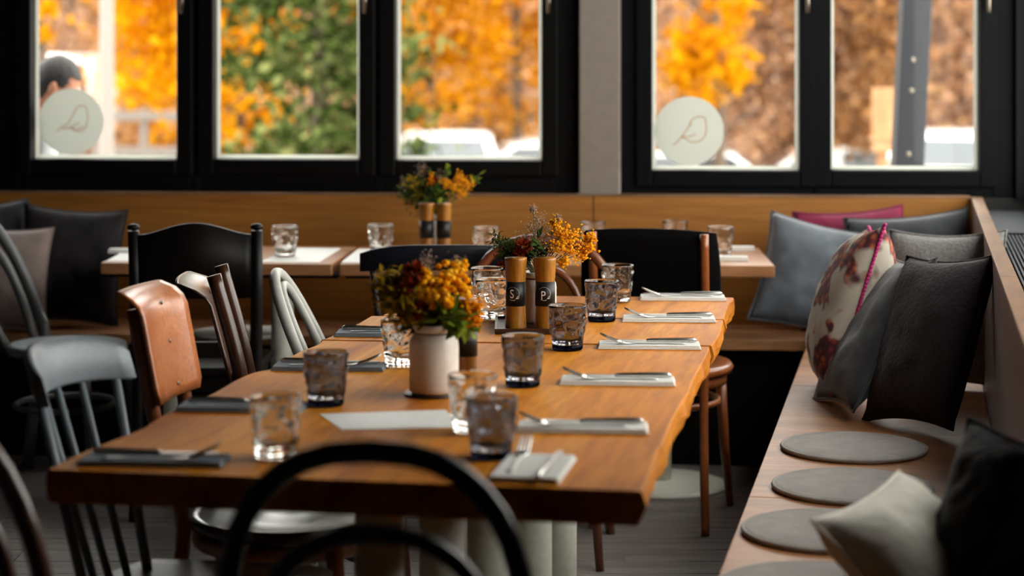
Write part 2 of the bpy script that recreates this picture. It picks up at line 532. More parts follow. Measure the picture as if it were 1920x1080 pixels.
o = m.build('pillar', M['pillar'], wb, smooth=False, bevel=.004)
slab('wall_left', 'dark left wall of the dining room', (-3.85, -3, 0), (-3.7, 7.9, 2.75), M['wall'])
slab('wall_front', 'dark wall behind the camera', (-3.85, -3.15, 0), (2, -3, 2.75), M['wall'])
cl = MB(); cl.prism(poly, 2.75, 2.9)
tag(cl.build('ceiling', M['ceiling'], None, smooth=False), 'dark timber ceiling', kind='structure')

# back windows: pane edges in the photograph
PANES = [(67, 338, 297, -12, 374), (407, 677, 297, 376, 710), (745, 1017, 299, 712, 1084),
         (1223, 1497, 318, 1164, 1525), (1556, 1832, 318, 1527, 1903)]
WLAB = ['leftmost window of the row, a round frosted bird sticker on its pane',
        'second window from the left, a green conifer behind its pane',
        'third window from the left, black frame beside the pale pillar',
        'charcoal window right of the pale pillar with a round bird sticker',
        'rightmost window of the back wall, in front of a leaning dark post']
def frame4(m, a, b, zb, zt, ia, ib, izb, izt, t0, t1):
    m.box((a, t0, zb), (ia, t1, zt)); m.box((ib, t0, zb), (b, t1, zt))
    m.box((ia, t0, zb), (ib, t1, izb)); m.box((ia, t0, izt), (ib, t1, zt))
WIN = []
for i, (p0, p1, pb, o0, o1) in enumerate(PANES):
    w = struct('window_%d' % (i + 1), WLAB[i], W0, -BETA)
    WIN.append(w)
    tp = .15
    a, b = wall_s(p0, tp), wall_s(p1, tp)
    zb = wall_z(pb, (a + b) / 2, tp)
    fa, fb = wall_s(o0, .10), wall_s(o1, .10)
    mt = M['black_frame'] if i < 3 else M['grey_frame']
    zf = .916
    e = .05
    m = MB(); frame4(m, fa, fb, zf, ZT, a - e, b + e, zb - e, 2.2, .10, .26)
    m.build('outer_frame', mt, w, smooth=False, bevel=.004)
    m = MB(); frame4(m, a - e - .012, b + e + .012, zb - e - .012, 2.212, a, b, zb, 2.15, .085, .20)
    m.build('sash', mt, w, smooth=False, bevel=.006)
    m = MB(); m.box((a, tp, zb), (b, tp + .006, 2.15)); m.build('pane', M['pane'], w, smooth=False)
    bw_ = .014
    m = MB(); frame4(m, a, b, zb, 2.15, a + bw_, b - bw_, zb + bw_, 2.15 - bw_, tp - .004, tp - .001)
    m.build('frosted_border', M['frost'], w, smooth=False)  # spacer strips, made see-through so they glow like daylit edges
    # espagnolette handle on the right stile, black
    m = MB(); hx = b + .028
    m.tube([(hx, .085, 1.72), (hx, .055, 1.72)], .009, 8); m.tube([(hx, .055, 1.725), (hx, .052, 1.60)], [.009, .007], 8)
    m.build('handle', M['bolt'], w)

def ribbon(pts, wdt, y):
    """flat stroke in the x-z plane"""
    P = [Vector((p[0], p[1])) for p in pts]
    rows = []
    for i, p in enumerate(P):
        t = (P[min(i + 1, len(P) - 1)] - P[max(i - 1, 0)])
        if t.length < 1e-9: t = Vector((1, 0))
        t.normalize(); n = Vector((-t.y, t.x)) * wdt / 2
        rows.append([(p.x - n.x, y, p.y - n.y), (p.x + n.x, y, p.y + n.y)])
    return rows

def sticker(w, cx, cy, r, strokes):
    t = .1475
    s = wall_s(cx, t); z = wall_z(cy, s, t); k = (WY - s * math.sin(BETA) + t) / F
    m = MB()
    n = 48
    ring = [(s + r * k * math.cos(2 * math.pi * q / n), z + r * k * math.sin(2 * math.pi * q / n)) for q in range(n)]
    f = [m.bm.verts.new((p[0], t, p[1])) for p in ring]; g = [m.bm.verts.new((p[0], t + .0008, p[1])) for p in ring]
    m.bm.faces.new(f); m.bm.faces.new(g[::-1])
    for q in range(n): m.bm.faces.new((f[q], f[(q + 1) % n], g[(q + 1) % n], g[q]))
    st = m.build('sticker', M['sticker'], w, smooth=False); st['label'] = 'round frosted sticker with a line-drawn bird'
    m = MB()
    for pts in strokes:
        c = [(p.x, p.y) for p in spline([((x - cx) * k + s, -(y - cy) * k + z, 0) for x, y in pts], 6)]
        m.grid(ribbon(c, 1.7 * k, t - .0006))
    m.build('bird_drawing', M['bird'], st, smooth=False)
sticker(WIN[0], 133, 228, 62, [
    [(106, 247), (116, 238), (126, 233), (137, 215), (145, 201), (152, 198), (161, 199)],
    [(161, 199), (165, 216), (163, 232), (160, 240)],
    [(116, 241), (128, 240), (142, 233), (150, 230)], [(132, 240), (144, 246), (156, 244), (163, 236)],
    [(134, 239), (146, 242), (156, 236)]])
sticker(WIN[3], 1292, 246, 65, [
    [(1262, 273), (1276, 259), (1290, 240), (1296, 226), (1308, 219), (1321, 220)],
    [(1321, 220), (1324, 236), (1322, 254), (1310, 265), (1296, 266), (1283, 259), (1276, 257)],
    [(1278, 256), (1292, 256), (1304, 251)], [(1293, 236), (1297, 231)]])

# right side: low wall, metal sill with a grille, tall windows
rw = struct('wall_right', 'low wall and posts under the side windows', BO, -ALPHA)
m = MB(); m.box((.24, -10.6, 0), (.42, .05, .86)); m.build('lower_wall', M['wall'], rw, smooth=False)
m = MB(); m.box((.24, -10.6, 2.62), (.42, .05, 2.75)); m.build('upper_wall', M['wall'], rw, smooth=False)
m = MB(); m.box((.24, -10.6, .86), (.42, -4.11, 2.62)); m.build('end_wall', M['wall'], rw, smooth=False)
sill = struct('trim_1', 'grey metal sill with a slotted air grille behind the right bench', BO, -ALPHA)
m = MB()
m.box((.040, -6.3, .845), (.052, .04, .872)); m.box((.178, -6.3, .845), (.30, .04, .872))
m.box((.052, -.95, .845), (.178, .04, .872)); m.box((.052, -6.3, .845), (.178, -5.9, .872)); m.box((.05, -6.3, .80), (.24, .04, .845))
m.build('sill_board', M['ledge'], sill, smooth=False, bevel=.002)
m = MB()
for k in range(11): m.box((.055 + k * .0113, -5.9, .853), (.0605 + k * .0113, -.98, .872))
for k in range(9): m.box((.052, -1.5 - k * .55, .851), (.178, -1.49 - k * .55, .866))
o = m.build('grille', M['ledge'], sill, smooth=False); o['kind'] = 'stuff'
m = MB(); m.box((.052, -.98, .86), (.178, -.95, .876)); m.build('grille_end_bar', M['black_frame'], sill, smooth=False)
for i in range(2):
    w = struct('window_%d' % (6 + i), ['side window nearest the back corner', 'side window above the middle of the right bench'][i], BO, -ALPHA)
    y1 = .05 - i * 2.08; y0 = y1 - 2.08
    m = MB()
    def fr(y0, y1, z0, z1, iy0, iy1, iz0, iz1, x0, x1):
        m.box((x0, y0, z0), (x1, iy0, z1)); m.box((x0, iy1, z0), (x1, y1, z1))
        m.box((x0, iy0, z0), (x1, iy1, iz0)); m.box((x0, iy0, iz1), (x1, iy1, z1))
    fr(y0, y1, .872, 2.62, y0 + .06, y1 - .06, .93, 2.56, .235, .34)
    m.box((.25, (y0 + y1) / 2 - .03, .93), (.32, (y0 + y1) / 2 + .03, 2.56))
    m.build('outer_frame', M['grey_frame'], w, smooth=False, bevel=.004)
    m = MB(); m.box((.285, y0 + .06, .93), (.291, y1 - .06, 2.56)); m.build('pane', M['pane'], w, smooth=False)

# ------------------------------------------------------------------ built-in benches
bb = empty('corner_bench', W0, -BETA, 'orange-brown oak bench along the back wall under the windows', 'bench')
sj, sR = wall_s(1112, 0), wall_s(1822, 0)
zt = wall_z(369, .6, 0)
for x0, x1 in ((-3.6, sj - .002), (sj + .002, sR)):
    m = MB(); m.box((x0, 0, .40), (x1, .038, zt)); m.build('back_panel', M['panel'], bb, smooth=False, bevel=.002)
    m = MB(); m.box((x0, -.002, zt), (x1, .085, zt + .006)); m.build('top_edge', M['cap'], bb, smooth=False, bevel=.001)
SD = .40
xs = [-3.6, -2.2, -.9, .35, sR]
for x0, x1 in zip(xs, xs[1:]):
    m = MB(); m.box((x0, -SD, .415), (x1 - .003, 0, .45)); m.build('seat_board', M['bench'], bb, smooth=False, bevel=.002)
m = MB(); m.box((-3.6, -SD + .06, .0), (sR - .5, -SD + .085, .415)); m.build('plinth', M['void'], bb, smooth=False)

sb = empty('side_bench', BO, -ALPHA, 'pale oak bench with a high back along the right side', 'bench')
def back_line(x):
    """local y where the back bench's front edge crosses this bench"""
    p, q = to_b(wall_w(.5, -SD)), to_b(wall_w(1.9, -SD))
    return p[1] + (q[1] - p[1]) * (x - p[0]) / (q[0] - p[0]) - .003
BX = -.565
m = MB()
cuts = [None, to_b(onz(1480, 722, .45))[1], to_b(onz(1390, 930, .45))[1], -4.35, -5.9]
for c0, c1 in zip(cuts, cuts[1:]):
    ya, yb = (back_line(BX), back_line(0)) if c0 is None else (c0 - .0035, c0 - .0035)
    m = MB(); m.prism([(BX, c1), (0, c1), (0, yb), (BX, ya)], .415, .45)
    m.build('seat_board', M['bench'], sb, smooth=False, bevel=.002)
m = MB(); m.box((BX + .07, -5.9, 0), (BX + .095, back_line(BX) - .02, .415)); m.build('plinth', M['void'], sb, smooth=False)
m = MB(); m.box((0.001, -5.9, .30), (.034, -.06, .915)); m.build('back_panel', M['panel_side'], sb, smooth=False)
for y0, y1 in ((-.05, -1.15), (-1.153, -2.7), (-2.703, -4.3), (-4.303, -5.9)):
    m = MB(); m.box((-.002, y1, .915), (.038, y0, .925)); m.build('top_edge', M['cap'], sb, smooth=False, bevel=.001)
# ------------------------------------------------------------------ the long table
def local(root, p):
    m = Matrix.Rotation(-root.rotation_euler.z, 3, 'Z')
    return m @ (Vector(p) - Vector(root.location))

TZ = .75
tb = empty('dining_table', (0, 4.4, 0), -ALPHA, 'long oiled oak table with a wavy live edge, set for a meal', 'table')
L1 = [(92, 880), (147, 853), (200, 831), (267, 804), (302, 782), (350, 758), (400, 738), (440, 715), (473, 700), (507, 692), (518, 683), (547, 668), (567, 658), (595, 647), (606, 639)]
R1 = [(1328, 650), (1325, 660), (1312, 685), (1294, 717), (1289, 735), (1276, 754), (1253, 797), (1240, 830), (1231, 844), (1222, 870), (1215, 886), (1201, 921)]
L2 = [(604, 636.5), (612, 635), (647, 619), (672, 607), (697, 592.5)]
R2 = [(1354, 600), (1348, 622), (1341, 636), (1332, 647.5)]
L3 = [(719, 591), (760, 570), (790, 553)]
R3 = [(1374, 558), (1365, 572), (1358, 585), (1356, 598.5)]
def top_slab(Lp, Rp, k):
    left = [local(tb, onz(x, y, TZ)) for x, y in Lp]
    right = [local(tb, onz(x, y, TZ)) for x, y in Rp]
    def fine(pts, n=5): return [Vector((p.x, p.y, 0)) for p in spline([(q.x, q.y, 0) for q in pts], n)]
    l, r = fine(left), fine(right)
    m = MB()
    rings = []
    for z, off, amp in ((TZ, 0, .0), (TZ - .003, .003, .002), (TZ - .025, .007, .010), (TZ - .05, .001, .012), (TZ - .056, -.006, .01)):
        ring = []
        for side, pts in ((-1, l), (1, r)):
            for p in pts:
                n_ = noise.noise(Vector((p.x * 3, p.y * 11, z * 30 + side * 7))) * amp
                ring.append(m.bm.verts.new((p.x + side * (off + n_), p.y, z)))
        rings.append(ring)
    n = len(rings[0])
    for A, B in zip(rings, rings[1:]):
        for i in range(n):
            j = (i + 1) % n
            m.bm.faces.new((A[i], A[j], B[j], B[i]))
    m.bm.faces.new(rings[0]); m.bm.faces.new(rings[-1][::-1])
    bmesh.ops.triangulate(m.bm, faces=[f for f in m.bm.faces if len(f.verts) > 4])
    return m.build('table_slab', M['table'], tb, smooth=False)
top_slab(L1, R1, 0); top_slab(L2, R2, 1); top_slab(L3, R3, 2)
cols = [(711, 3.62), (829, 3.92), (915, 4.25), (997, 4.42), (1046, 4.72)]
for px, d in cols:
    p = local(tb, ((px - CX) * d / F, d, 0))
    m = MB(); m.tube([(p.x, p.y, .014), (p.x, p.y, .69)], .045, 20); m.build('column', M['cream'], tb)
for (a, b) in ((0, 1), (2, 4)):
    p = local(tb, ((cols[a][0] - CX) * cols[a][1] / F, cols[a][1], 0)); q = local(tb, ((cols[b][0] - CX) * cols[b][1] / F, cols[b][1], 0))
    c = (p + q) / 2
    m = MB(); m.lathe([(0, 0), (.33, 0), (.33, .008), (.31, .014), (0, .016)], 32, (c.x, c.y, 0)); m.build('base_plate', M['cream'], tb)

# ------------------------------------------------------------------ tables along the back bench
def back_table(px0, px1, yl, yr, label, cols_px):
    dl, dr = F * (CH - TZ) / (yl - HY), F * (CH - TZ) / (yr - HY)
    A, B = at(px0, yl, dl), at(px1, yr, dr)
    A.z = B.z = 0
    c = (A + B) / 2
    ang = math.atan2(B.y - A.y, B.x - A.x)
    n = Vector((-math.sin(ang), math.cos(ang), 0))
    t = empty('bistro_table', (c + n * .3).to_tuple(), ang, label, 'table')
    L = (B - A).length / 2
    m = MB(); m.box((-L, -.3, TZ - .04), (L, .3, TZ)); m.build('tabletop', M['bistro'], t, smooth=False, bevel=.004)
    for px in cols_px:
        x = -L + 2 * L * (px - px0) / (px1 - px0)
        m = MB(); m.tube([(x, -.2, .02), (x, -.2, TZ - .045)], .038, 18); m.build('column', M['cream'], t)
        m = MB(); m.lathe([(0, 0), (.225, 0), (.225, .010), (.20, .018), (.05, .024), (0, .024)], 40, (x, -.2, 0)); m.build('base_plate', M['cream'], t)
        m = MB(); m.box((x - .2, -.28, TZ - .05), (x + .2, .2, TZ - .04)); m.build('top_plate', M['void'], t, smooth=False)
    return t
M['bistro'] = wood('bistro_oak', lin(150, 100, 64), lin(170, 118, 78), lin(186, 134, 92), 'X', 6, .1, rough=.32, spec=.55)
back_table(188, 622, 492, 495, 'bistro table at the back left, pale paper mats on it', [300, 520])
back_table(636, 1453, 495, 498, 'bistro table at the back right behind the upholstered chair', [760, 1241])

# ------------------------------------------------------------------ chairs
def arch(w, z0, top, y_of, e=.8, n=18):
    out = []
    for k in range(n + 1):
        q = math.pi * k / n
        c, s = math.cos(q), math.sin(q)
        x = w * math.copysign(abs(c) ** e, c)
        z = z0 + (top - z0) * abs(s) ** e
        out.append((x, y_of(z), z))
    return out

def bentwood(name, label, mats, loc, rz, w=.20, top=.90, r=.0145, rec=.28, inner=(.125, .76), e=.8, seat_r=.20, z0=.62, spindles=0, group=None, ring=True, seat_mat=None):
    """bent-beech cafe chair: the hoop and the rear legs are one bar"""
    t = empty(name, (loc[0], loc[1], 0), rz, label, 'chair', group)
    yo = lambda z: -.175 - rec * max(0, z - .46) - .10 * max(0, .46 - z) / .46 * .8
    m = MB(); m.lathe([(0, .452), (seat_r * .8, .448), (seat_r * .97, .445), (seat_r, .455), (seat_r * .985, .472), (seat_r * .9, .476), (seat_r * .7, .466), (0, .462)], 36)
    m.build('seat', seat_mat or mats, t)
    side = [(.205, yo(0), 0), (.19, yo(.2), .2), (.182, yo(.46), .46)]
    A = arch(w, z0, top, yo, e)
    pts = spline(side + [(w * .985, yo(.54), .54)] + A[0:1], 4)[:-1] + [Vector(p) for p in A] + spline(A[-1:] + [(-w * .985, yo(.54), .54)] + [(-x, y, z) for x, y, z in side[::-1]], 4)[1:]
    m = MB(); m.tube(pts, r, 12); m.build('back_hoop', mats, t)
    if inner:
        A = arch(inner[0], .60, inner[1], lambda z: yo(z) + .004, .85)
        m = MB(); m.tube([(inner[0] * .8, -.165, .455), (inner[0] * .95, yo(.53) + .004, .53)] + A + [(-inner[0] * .95, yo(.53) + .004, .53), (-inner[0] * .8, -.165, .455)], r * .8, 10); m.build('inner_hoop', mats, t)
    for k in range(spindles):
        x = -w * .7 + 1.4 * w * k / max(1, spindles - 1)
        zt = z0 + (top - z0) * (1 - abs(x / w) ** (2 / e)) ** (e / 2) - r * .5
        m = MB(); m.tube([(x * .8, -.165, .455), (x, yo(zt), zt)], .0085, 8); m.build('spindle', mats, t)
    for s in (-1, 1):
        m = MB(); m.tube([(s * .15, .135, .448), (s * .165, .16, .25), (s * .185, .185, 0)], [.018, .016, .012], 10); m.build('leg', mats, t)
    if ring:
        n = 28
        m = MB(); m.tube([(.165 * math.cos(2 * math.pi * k / n), .165 * math.sin(2 * math.pi * k / n) - .005, .27) for k in range(n)], .010, 8, closed=True); m.build('ring_stretcher', mats, t)
    return t

def windsor(name, label, mats, loc, rz, w=.225, top=.86, rec=.3, n=6, curve=.055, group=None, crest_h=.075):
    """stick-back chair under a broad curved crest rail"""
    t = empty(name, (loc[0], loc[1], 0), rz, label, 'chair', group)
    m = MB()
    rows = []
    for j in range(13):
        v = j / 12
        y = -.21 + .42 * v
        hw = .17 + .055 * math.sin(math.pi * min(1, v * 1.15) * .5)
        if j in (0, 12): hw *= .9
        row = []
        for i in range(13):
            u = -1 + i / 6
            z = .455 - .016 * (1 - u * u) * math.sin(math.pi * v)
            row.append((hw * u, y + .02 * (u * u if j == 0 else 0), z))
        rows.append(row)
    V = m.grid(rows)
    ext = bmesh.ops.extrude_face_region(m.bm, geom=list(m.bm.faces))
    for g in ext['geom']:
        if isinstance(g, bmesh.types.BMVert): g.co.z = .425 + .3 * (g.co.z - .455); g.co.x *= .97
    m.build('seat', mats, t)
    yb = lambda z: -.17 - rec * (z - .45)
    # crest rail: thick curved slab, flat faced
    rows = []
    K = 16
    prof = [(-.013, 0), (-.013, .85), (-.006, 1), (.006, 1), (.013, .85), (.013, 0), (.008, -.06), (-.008, -.06)]
    for i in range(K + 1):
        u = -1 + 2 * i / K
        x = w * u
        h = crest_h * (1 - .28 * abs(u) ** 4)
        zb = top - crest_h - .01 * (abs(u) ** 3)
        row = []
        for (dy, f) in prof:
            z = zb + h * f
            row.append((x, yb(z) + curve * u * u + dy, z))
        rows.append(row)
    m = MB(); V = m.grid(rows, closed_u=True)
    m.bm.faces.new(V[0]); m.bm.faces.new(V[-1][::-1])
    m.build('crest_rail', mats, t)
    for k in range(n):
        u = -.86 + 1.72 * k / (n - 1)
        z1 = top - crest_h + .012
        r = .0095 if k in (0, n - 1) else .0075
        m = MB(); m.tube([(w * u * .82, -.17 + .02 * u * u, .44), (w * u, yb(z1) + curve * u * u, z1)], [r * 1.15, r], 8); m.build('spindle', mats, t)
    for sx in (-1, 1):
        for sy in (-1, 1):
            m = MB(); m.tube([(sx * .13, sy * .13, .43), (sx * .165, sy * .165, .2), (sx * .2, sy * .205, 0)], [.014, .018, .012], 10); m.build('leg', mats, t)
        m = MB(); m.tube([(sx * .165, -.165, .2), (sx * .165, .165, .2)], .010, 8); m.build('stretcher', mats, t)
    m = MB(); m.tube([(-.165, 0, .2), (.165, 0, .2)], .010, 8); m.build('stretcher', mats, t)
    return t

def ply_chair(name, label, wood_m, ply_m, loc, rz, top=.93, h=.27, rec=.16, w=.19, seat='round', curl=.06, group=None, post_up=0.0, post_r=.016, front=False, seat_r=.214):
    """post-back chair with a curled plywood back panel bolted to two posts"""
    t = empty(name, (loc[0], loc[1], 0), rz, label, 'chair', group)
    yb = lambda z: -.20 - rec * (z - .45)
    K, J = 14, 12
    def pt(i, j, off):
        u = -1 + 2 * i / K; v = j / J
        z = top - h + h * v
        uu = u
        # rounded corners
        cut = max(0, abs(v - .5) * 2 - .8) / .2
        uu = u * (1 - .10 * cut * cut)
        y = yb(z) - .014 * (1 - uu * uu) - curl * max(0, (v - .74) / .26) ** 2 + off
        zz = z - .012 * max(0, (v - .72) / .28) ** 2
        return (w * uu, y + .012, zz)
    m = MB()
    Fr = [[m.bm.verts.new(pt(i, j, 0)) for i in range(K + 1)] for j in range(J + 1)]
    Bk = [[m.bm.verts.new(pt(i, j, -.009)) for i in range(K + 1)] for j in range(J + 1)]
    for j in range(J):
        for i in range(K):
            m.bm.faces.new((Fr[j][i], Fr[j][i + 1], Fr[j + 1][i + 1], Fr[j + 1][i]))
            m.bm.faces.new((Bk[j][i], Bk[j + 1][i], Bk[j + 1][i + 1], Bk[j][i + 1]))
    for j in range(J):
        m.bm.faces.new((Fr[j][0], Fr[j + 1][0], Bk[j + 1][0], Bk[j][0])); m.bm.faces.new((Fr[j][K], Bk[j][K], Bk[j + 1][K], Fr[j + 1][K]))
    for i in range(K):
        m.bm.faces.new((Fr[0][i], Bk[0][i], Bk[0][i + 1], Fr[0][i + 1])); m.bm.faces.new((Fr[J][i], Fr[J][i + 1], Bk[J][i + 1], Bk[J][i]))
    pn = m.build('back_panel', ply_m, t)
    px_ = w * .72
    for fz in (.10, .47, .80):
        z = top - h + h * fz
        m = MB(); y = yb(z) - .014 + .012 - curl * max(0, (fz - .74) / .26) ** 2
        m.ball((-.02, y + .001, z), .005, 2, (1, .5, 1)); m.build('bolt', M['bolt'], pn)
    fo = .030 if front else -.022
    for sx in (-1, 1):
        zt_ = top - .05 + post_up
        m = MB(); m.tube(spline([(sx * .19, -.27, 0), (sx * .178, -.215, .25), (sx * px_ * 1.1, -.2, .45), (sx * px_, yb(.68) + fo, .68), (sx * px_, yb(zt_) + fo, zt_)], 5), [post_r] * 21, 12); m.build('post_leg', wood_m, t)
        m = MB(); m.tube([(sx * .15, .14, .45), (sx * .165, .165, .22), (sx * .18, .185, 0)], [.019, .017, .013], 10); m.build('leg', wood_m, t)
        m = MB(); m.tube([(sx * .163, .16, .25), (sx * .178, -.212, .25)], .010, 8); m.build('stretcher', wood_m, t)
    if seat == 'round':
        m = MB(); m.lathe([(r_ * seat_r / .214, z_) for r_, z_ in [(0, .446), (.20, .446), (.212, .452), (.214, .464), (.205, .474), (.19, .474), (.15, .464), (.08, .466), (.06, .470), (0, .470)]], 40)
    else:
        m = MB(); m.box((-.2, -.2, .45), (.2, .2, .468))
    m.build('seat', ply_m if seat != 'round' else M['seat_gloss'], t)
    n = 24
    m = MB(); m.tube([(.19 * math.cos(2 * math.pi * k / n), .19 * math.sin(2 * math.pi * k / n), .425) for k in range(n)], .019, 8, closed=True, flat=1.0); m.build('seat_rim', wood_m, t)
    m = MB(); m.tube(spline([(-.165, .165, .2), (-.10, .05, .21), (0, .015, .21), (.10, .05, .21), (.165, .165, .2)], 5), .010, 8); m.build('bow_stretcher', wood_m, t)
    return t
M['seat_gloss'] = wood('lacquered_seat', lin(40, 22, 12), lin(62, 36, 20), lin(84, 50, 30), 'Y', 7, .2, rough=.28, spec=.5, coat=.25)

# black bentwood chair at the near end
bentwood('cafe_chair', 'black bentwood chair in the foreground at the near end of the table', M['black_gloss'], (-.175, 2.96), R(-3), w=.208, top=.918, r=.0165, rec=.25, inner=(.165, .80), e=.78, z0=.62)
# dark brown bentwood at the left edge
bentwood('cafe_chair', 'brown bentwood chair cut off by the left edge of the photo', M['dark_bent'], (-.795, 3.28), R(-22), w=.19, top=.925, r=.0165, rec=.25, inner=(.125, .825), e=.9)
# pale grey hoop chair on the left side
bentwood('cafe_chair', 'pale grey bentwood chair on the left of the table, farthest of that row', M['pale_bent'], (-.285, 5.42), R(-92), w=.19, top=.853, r=.0150, rec=.46, inner=(.12, .82), e=.95, z0=.58)
# brown bentwood facing the camera across the far end
bentwood('cafe_chair', 'brown bentwood chair at the far end of the table behind the flowers', M['brown_bent'], (.075, 5.80), R(180 - 4), w=.232, top=.890, r=.0150, rec=.18, inner=(.125, .80), e=.85)
# hoop-back chair at the back left
bentwood('cafe_chair', 'dark grey hoop-back chair with a pale seat at the far left', M['smoke_paint'], (-1.50, 6.74), R(-104), w=.205, top=.90, r=.020, rec=.42, inner=(.12, .80), e=.9, z0=.60, seat_r=.2, seat_mat=M['grey_paint'])
gw = windsor('spindle_chair', 'grey painted spindle chair on the left, nearest the table corner', M['grey_paint'], (-.615, 3.84), R(-107), w=.172, top=.951, rec=.30, n=5, curve=.07, crest_h=.09)
gw.scale.z = .93
windsor('spindle_chair', 'navy painted spindle chair with a wide curved rail behind the bouquets', M['navy'], (-.215, 6.40), R(2), w=.262, top=.865, rec=.3, n=6, curve=.05, crest_h=.075)
ply_chair('plywood_chair', 'honey plywood-backed chair with three bolts just behind the grey spindle chair', M['honey_bent'], M['ply'], (-.475, 4.27), R(-101), top=.958, h=.248, rec=.2, w=.132, curl=.042)
ply_chair('plywood_chair', 'dark walnut chair seen edge-on between the honey and pale grey chairs', M['dark_bent'], M['ply_dark'], (-.44, 5.0), R(-86), top=.905, h=.25, rec=.27, w=.16, post_up=.055, post_r=.018, front=True, seat_r=.19)

# dark ebonised chair with ears, solid panel, back left
def panel_chair(loc, rz):
    t = empty('panel_chair', (loc[0], loc[1], 0), rz, 'black wooden chair with a solid arched back at the back left table', 'chair')
    mt = M['dark_wood']
    yb = lambda z: -.19 - .12 * (z - .45)
    for sx in (-1, 1):
        m = MB(); m.tube([(sx * .19, -.24, 0), (sx * .185, -.20, .25), (sx * .182, -.19, .45), (sx * .188, yb(.7), .7), (sx * .19, yb(.90), .90)], [.016, .018, .02, .019, .018], 10)
        m.ball((sx * .19, yb(.905), .912), .0195, 2, (1.05, 1, .6)); m.build('post_leg', mt, t)
        m = MB(); m.tube([(sx * .17, .17, .44), (sx * .18, .18, 0)], [.02, .014], 10); m.build('leg', mt, t)
        m = MB(); m.tube([(sx * .175, .175, .2), (sx * .186, -.205, .2)], .011, 8); m.build('stretcher', mt, t)
    m = MB()
    outl = []
    K = 16
    top = [(-.175 + .35 * k / K, .888 + .038 * math.cos(math.pi * (k / K - .5)) ** 1.6) for k in range(K + 1)]
    bot = [(.175 - .35 * k / K, .69) for k in range(K + 1)]
    ring = top + bot
    f = [m.bm.verts.new((x, yb(z) + .012 - .02 * (1 - (x / .175) ** 2), z)) for x, z in ring]; b = [m.bm.verts.new((x, yb(z) - .012 - .02 * (1 - (x / .175) ** 2), z)) for x, z in ring]
    n = K + 1
    for k in range(K):
        m.bm.faces.new((f[k], f[k + 1], f[2 * n - 2 - k], f[2 * n - 1 - k])); m.bm.faces.new((b[k], b[2 * n - 1 - k], b[2 * n - 2 - k], b[k + 1]))
    for k in range(2 * n):
        j = (k + 1) % (2 * n); m.bm.faces.new((f[k], b[k], b[j], f[j]))
    m.build('back_panel', mt, t)
    m = MB(); m.box((-.18, yb(.52) - .01, .50), (.18, yb(.52) + .012, .55)); m.build('lower_rail', mt, t, smooth=False, bevel=.004)
    m = MB(); m.prism([(-.19, -.2), (.19, -.2), (.21, .2), (-.21, .2)], .44, .47); m.build('seat', mt, t, smooth=False, bevel=.008)
    m = MB(); m.prism([(-.17, -.18), (.17, -.18), (.19, .18), (-.19, .18)], .39, .44); m.build('apron', mt, t, smooth=False)
    return t
panel_chair((-.99, 6.44), R(2))

# upholstered chair at the back right
def padded_chair(loc, rz):
    t = empty('upholstered_chair', (loc[0], loc[1], 0), rz, 'chair with a black padded back and brown bentwood frame by the back table', 'chair')
    mt = M['honey_bent']
    yb = lambda z: -.17 - .10 * (z - .45)
    m = MB(); K = 10
    rows = []
    for j in range(K + 1):
        v = -1 + 2 * j / K
        row = []
        for i in range(K + 1):
            u = -1 + 2 * i / K
            sq = math.sqrt(max(0, 1 - .5 * v * v)) * u, math.sqrt(max(0, 1 - .5 * u * u)) * v
            x = .215 * (u * .8 + sq[0] * .2); z = .745 + .172 * (v * .8 + sq[1] * .2)
            row.append((x, z, ((1 - u ** 6) * (1 - v ** 6)) ** .5))
        rows.append(row)
    m.grid([[(x, yb(z) - .012 - .02 * k, z) for x, z, k in row] for row in rows])
    m.grid([[(x, yb(z) + .010 + .03 * k, z) for x, z, k in row] for row in rows])
    bmesh.ops.remove_doubles(m.bm, verts=m.bm.verts, dist=.0005)
    rim = [rows[0][i][:2] for i in range(K + 1)] + [rows[j][K][:2] for j in range(1, K + 1)] + [rows[K][K - i][:2] for i in range(1, K + 1)] + [rows[K - j][0][:2] for j in range(1, K)]
    n = len(rim)
    for k in range(n):
        (x0, z0), (x1, z1) = rim[k], rim[(k + 1) % n]
        m.bm.faces.new([m.bm.verts.new(p) for p in ((x0, yb(z0) - .012, z0), (x1, yb(z1) - .012, z1), (x1, yb(z1) + .010, z1), (x0, yb(z0) + .010, z0))])
    bmesh.ops.remove_doubles(m.bm, verts=m.bm.verts, dist=.0008)
    m.build('padded_back', M['velvet_black'], t)
    for sx in (-1, 1):
        m = MB(); m.tube(spline([(sx * .175, -.24, 0), (sx * .165, -.205, .2), (sx * .16, -.18, .45), (sx * .17, yb(.6) - .026, .6), (sx * .172, yb(.9) - .030, .905)], 5), .0135, 10); m.build('post_leg', mt, t)
        m = MB(); m.tube([(sx * .16, .13, .45), (sx * .17, .155, .2), (sx * .185, .18, 0)], [.017, .015, .012], 10); m.build('leg', mt, t)
    m = MB(); m.lathe([(0, .448), (.19, .448), (.215, .455), (.222, .47), (.212, .484), (.19, .48), (.12, .468), (0, .466)], 36); m.build('seat', mt, t)
    m = MB(); m.lathe([(.165, .418), (.198, .418), (.2, .446), (.165, .446)], 36, closed=True); m.build('seat_rim', mt, t)
    n = 26
    m = MB(); m.tube([(.175 * math.cos(2 * math.pi * k / n), .175 * math.sin(2 * math.pi * k / n) - .01, .365) for k in range(n)], .0105, 8, closed=True); m.build('ring_stretcher', mt, t)
    return t
padded_chair((.475, 6.29), R(-15))
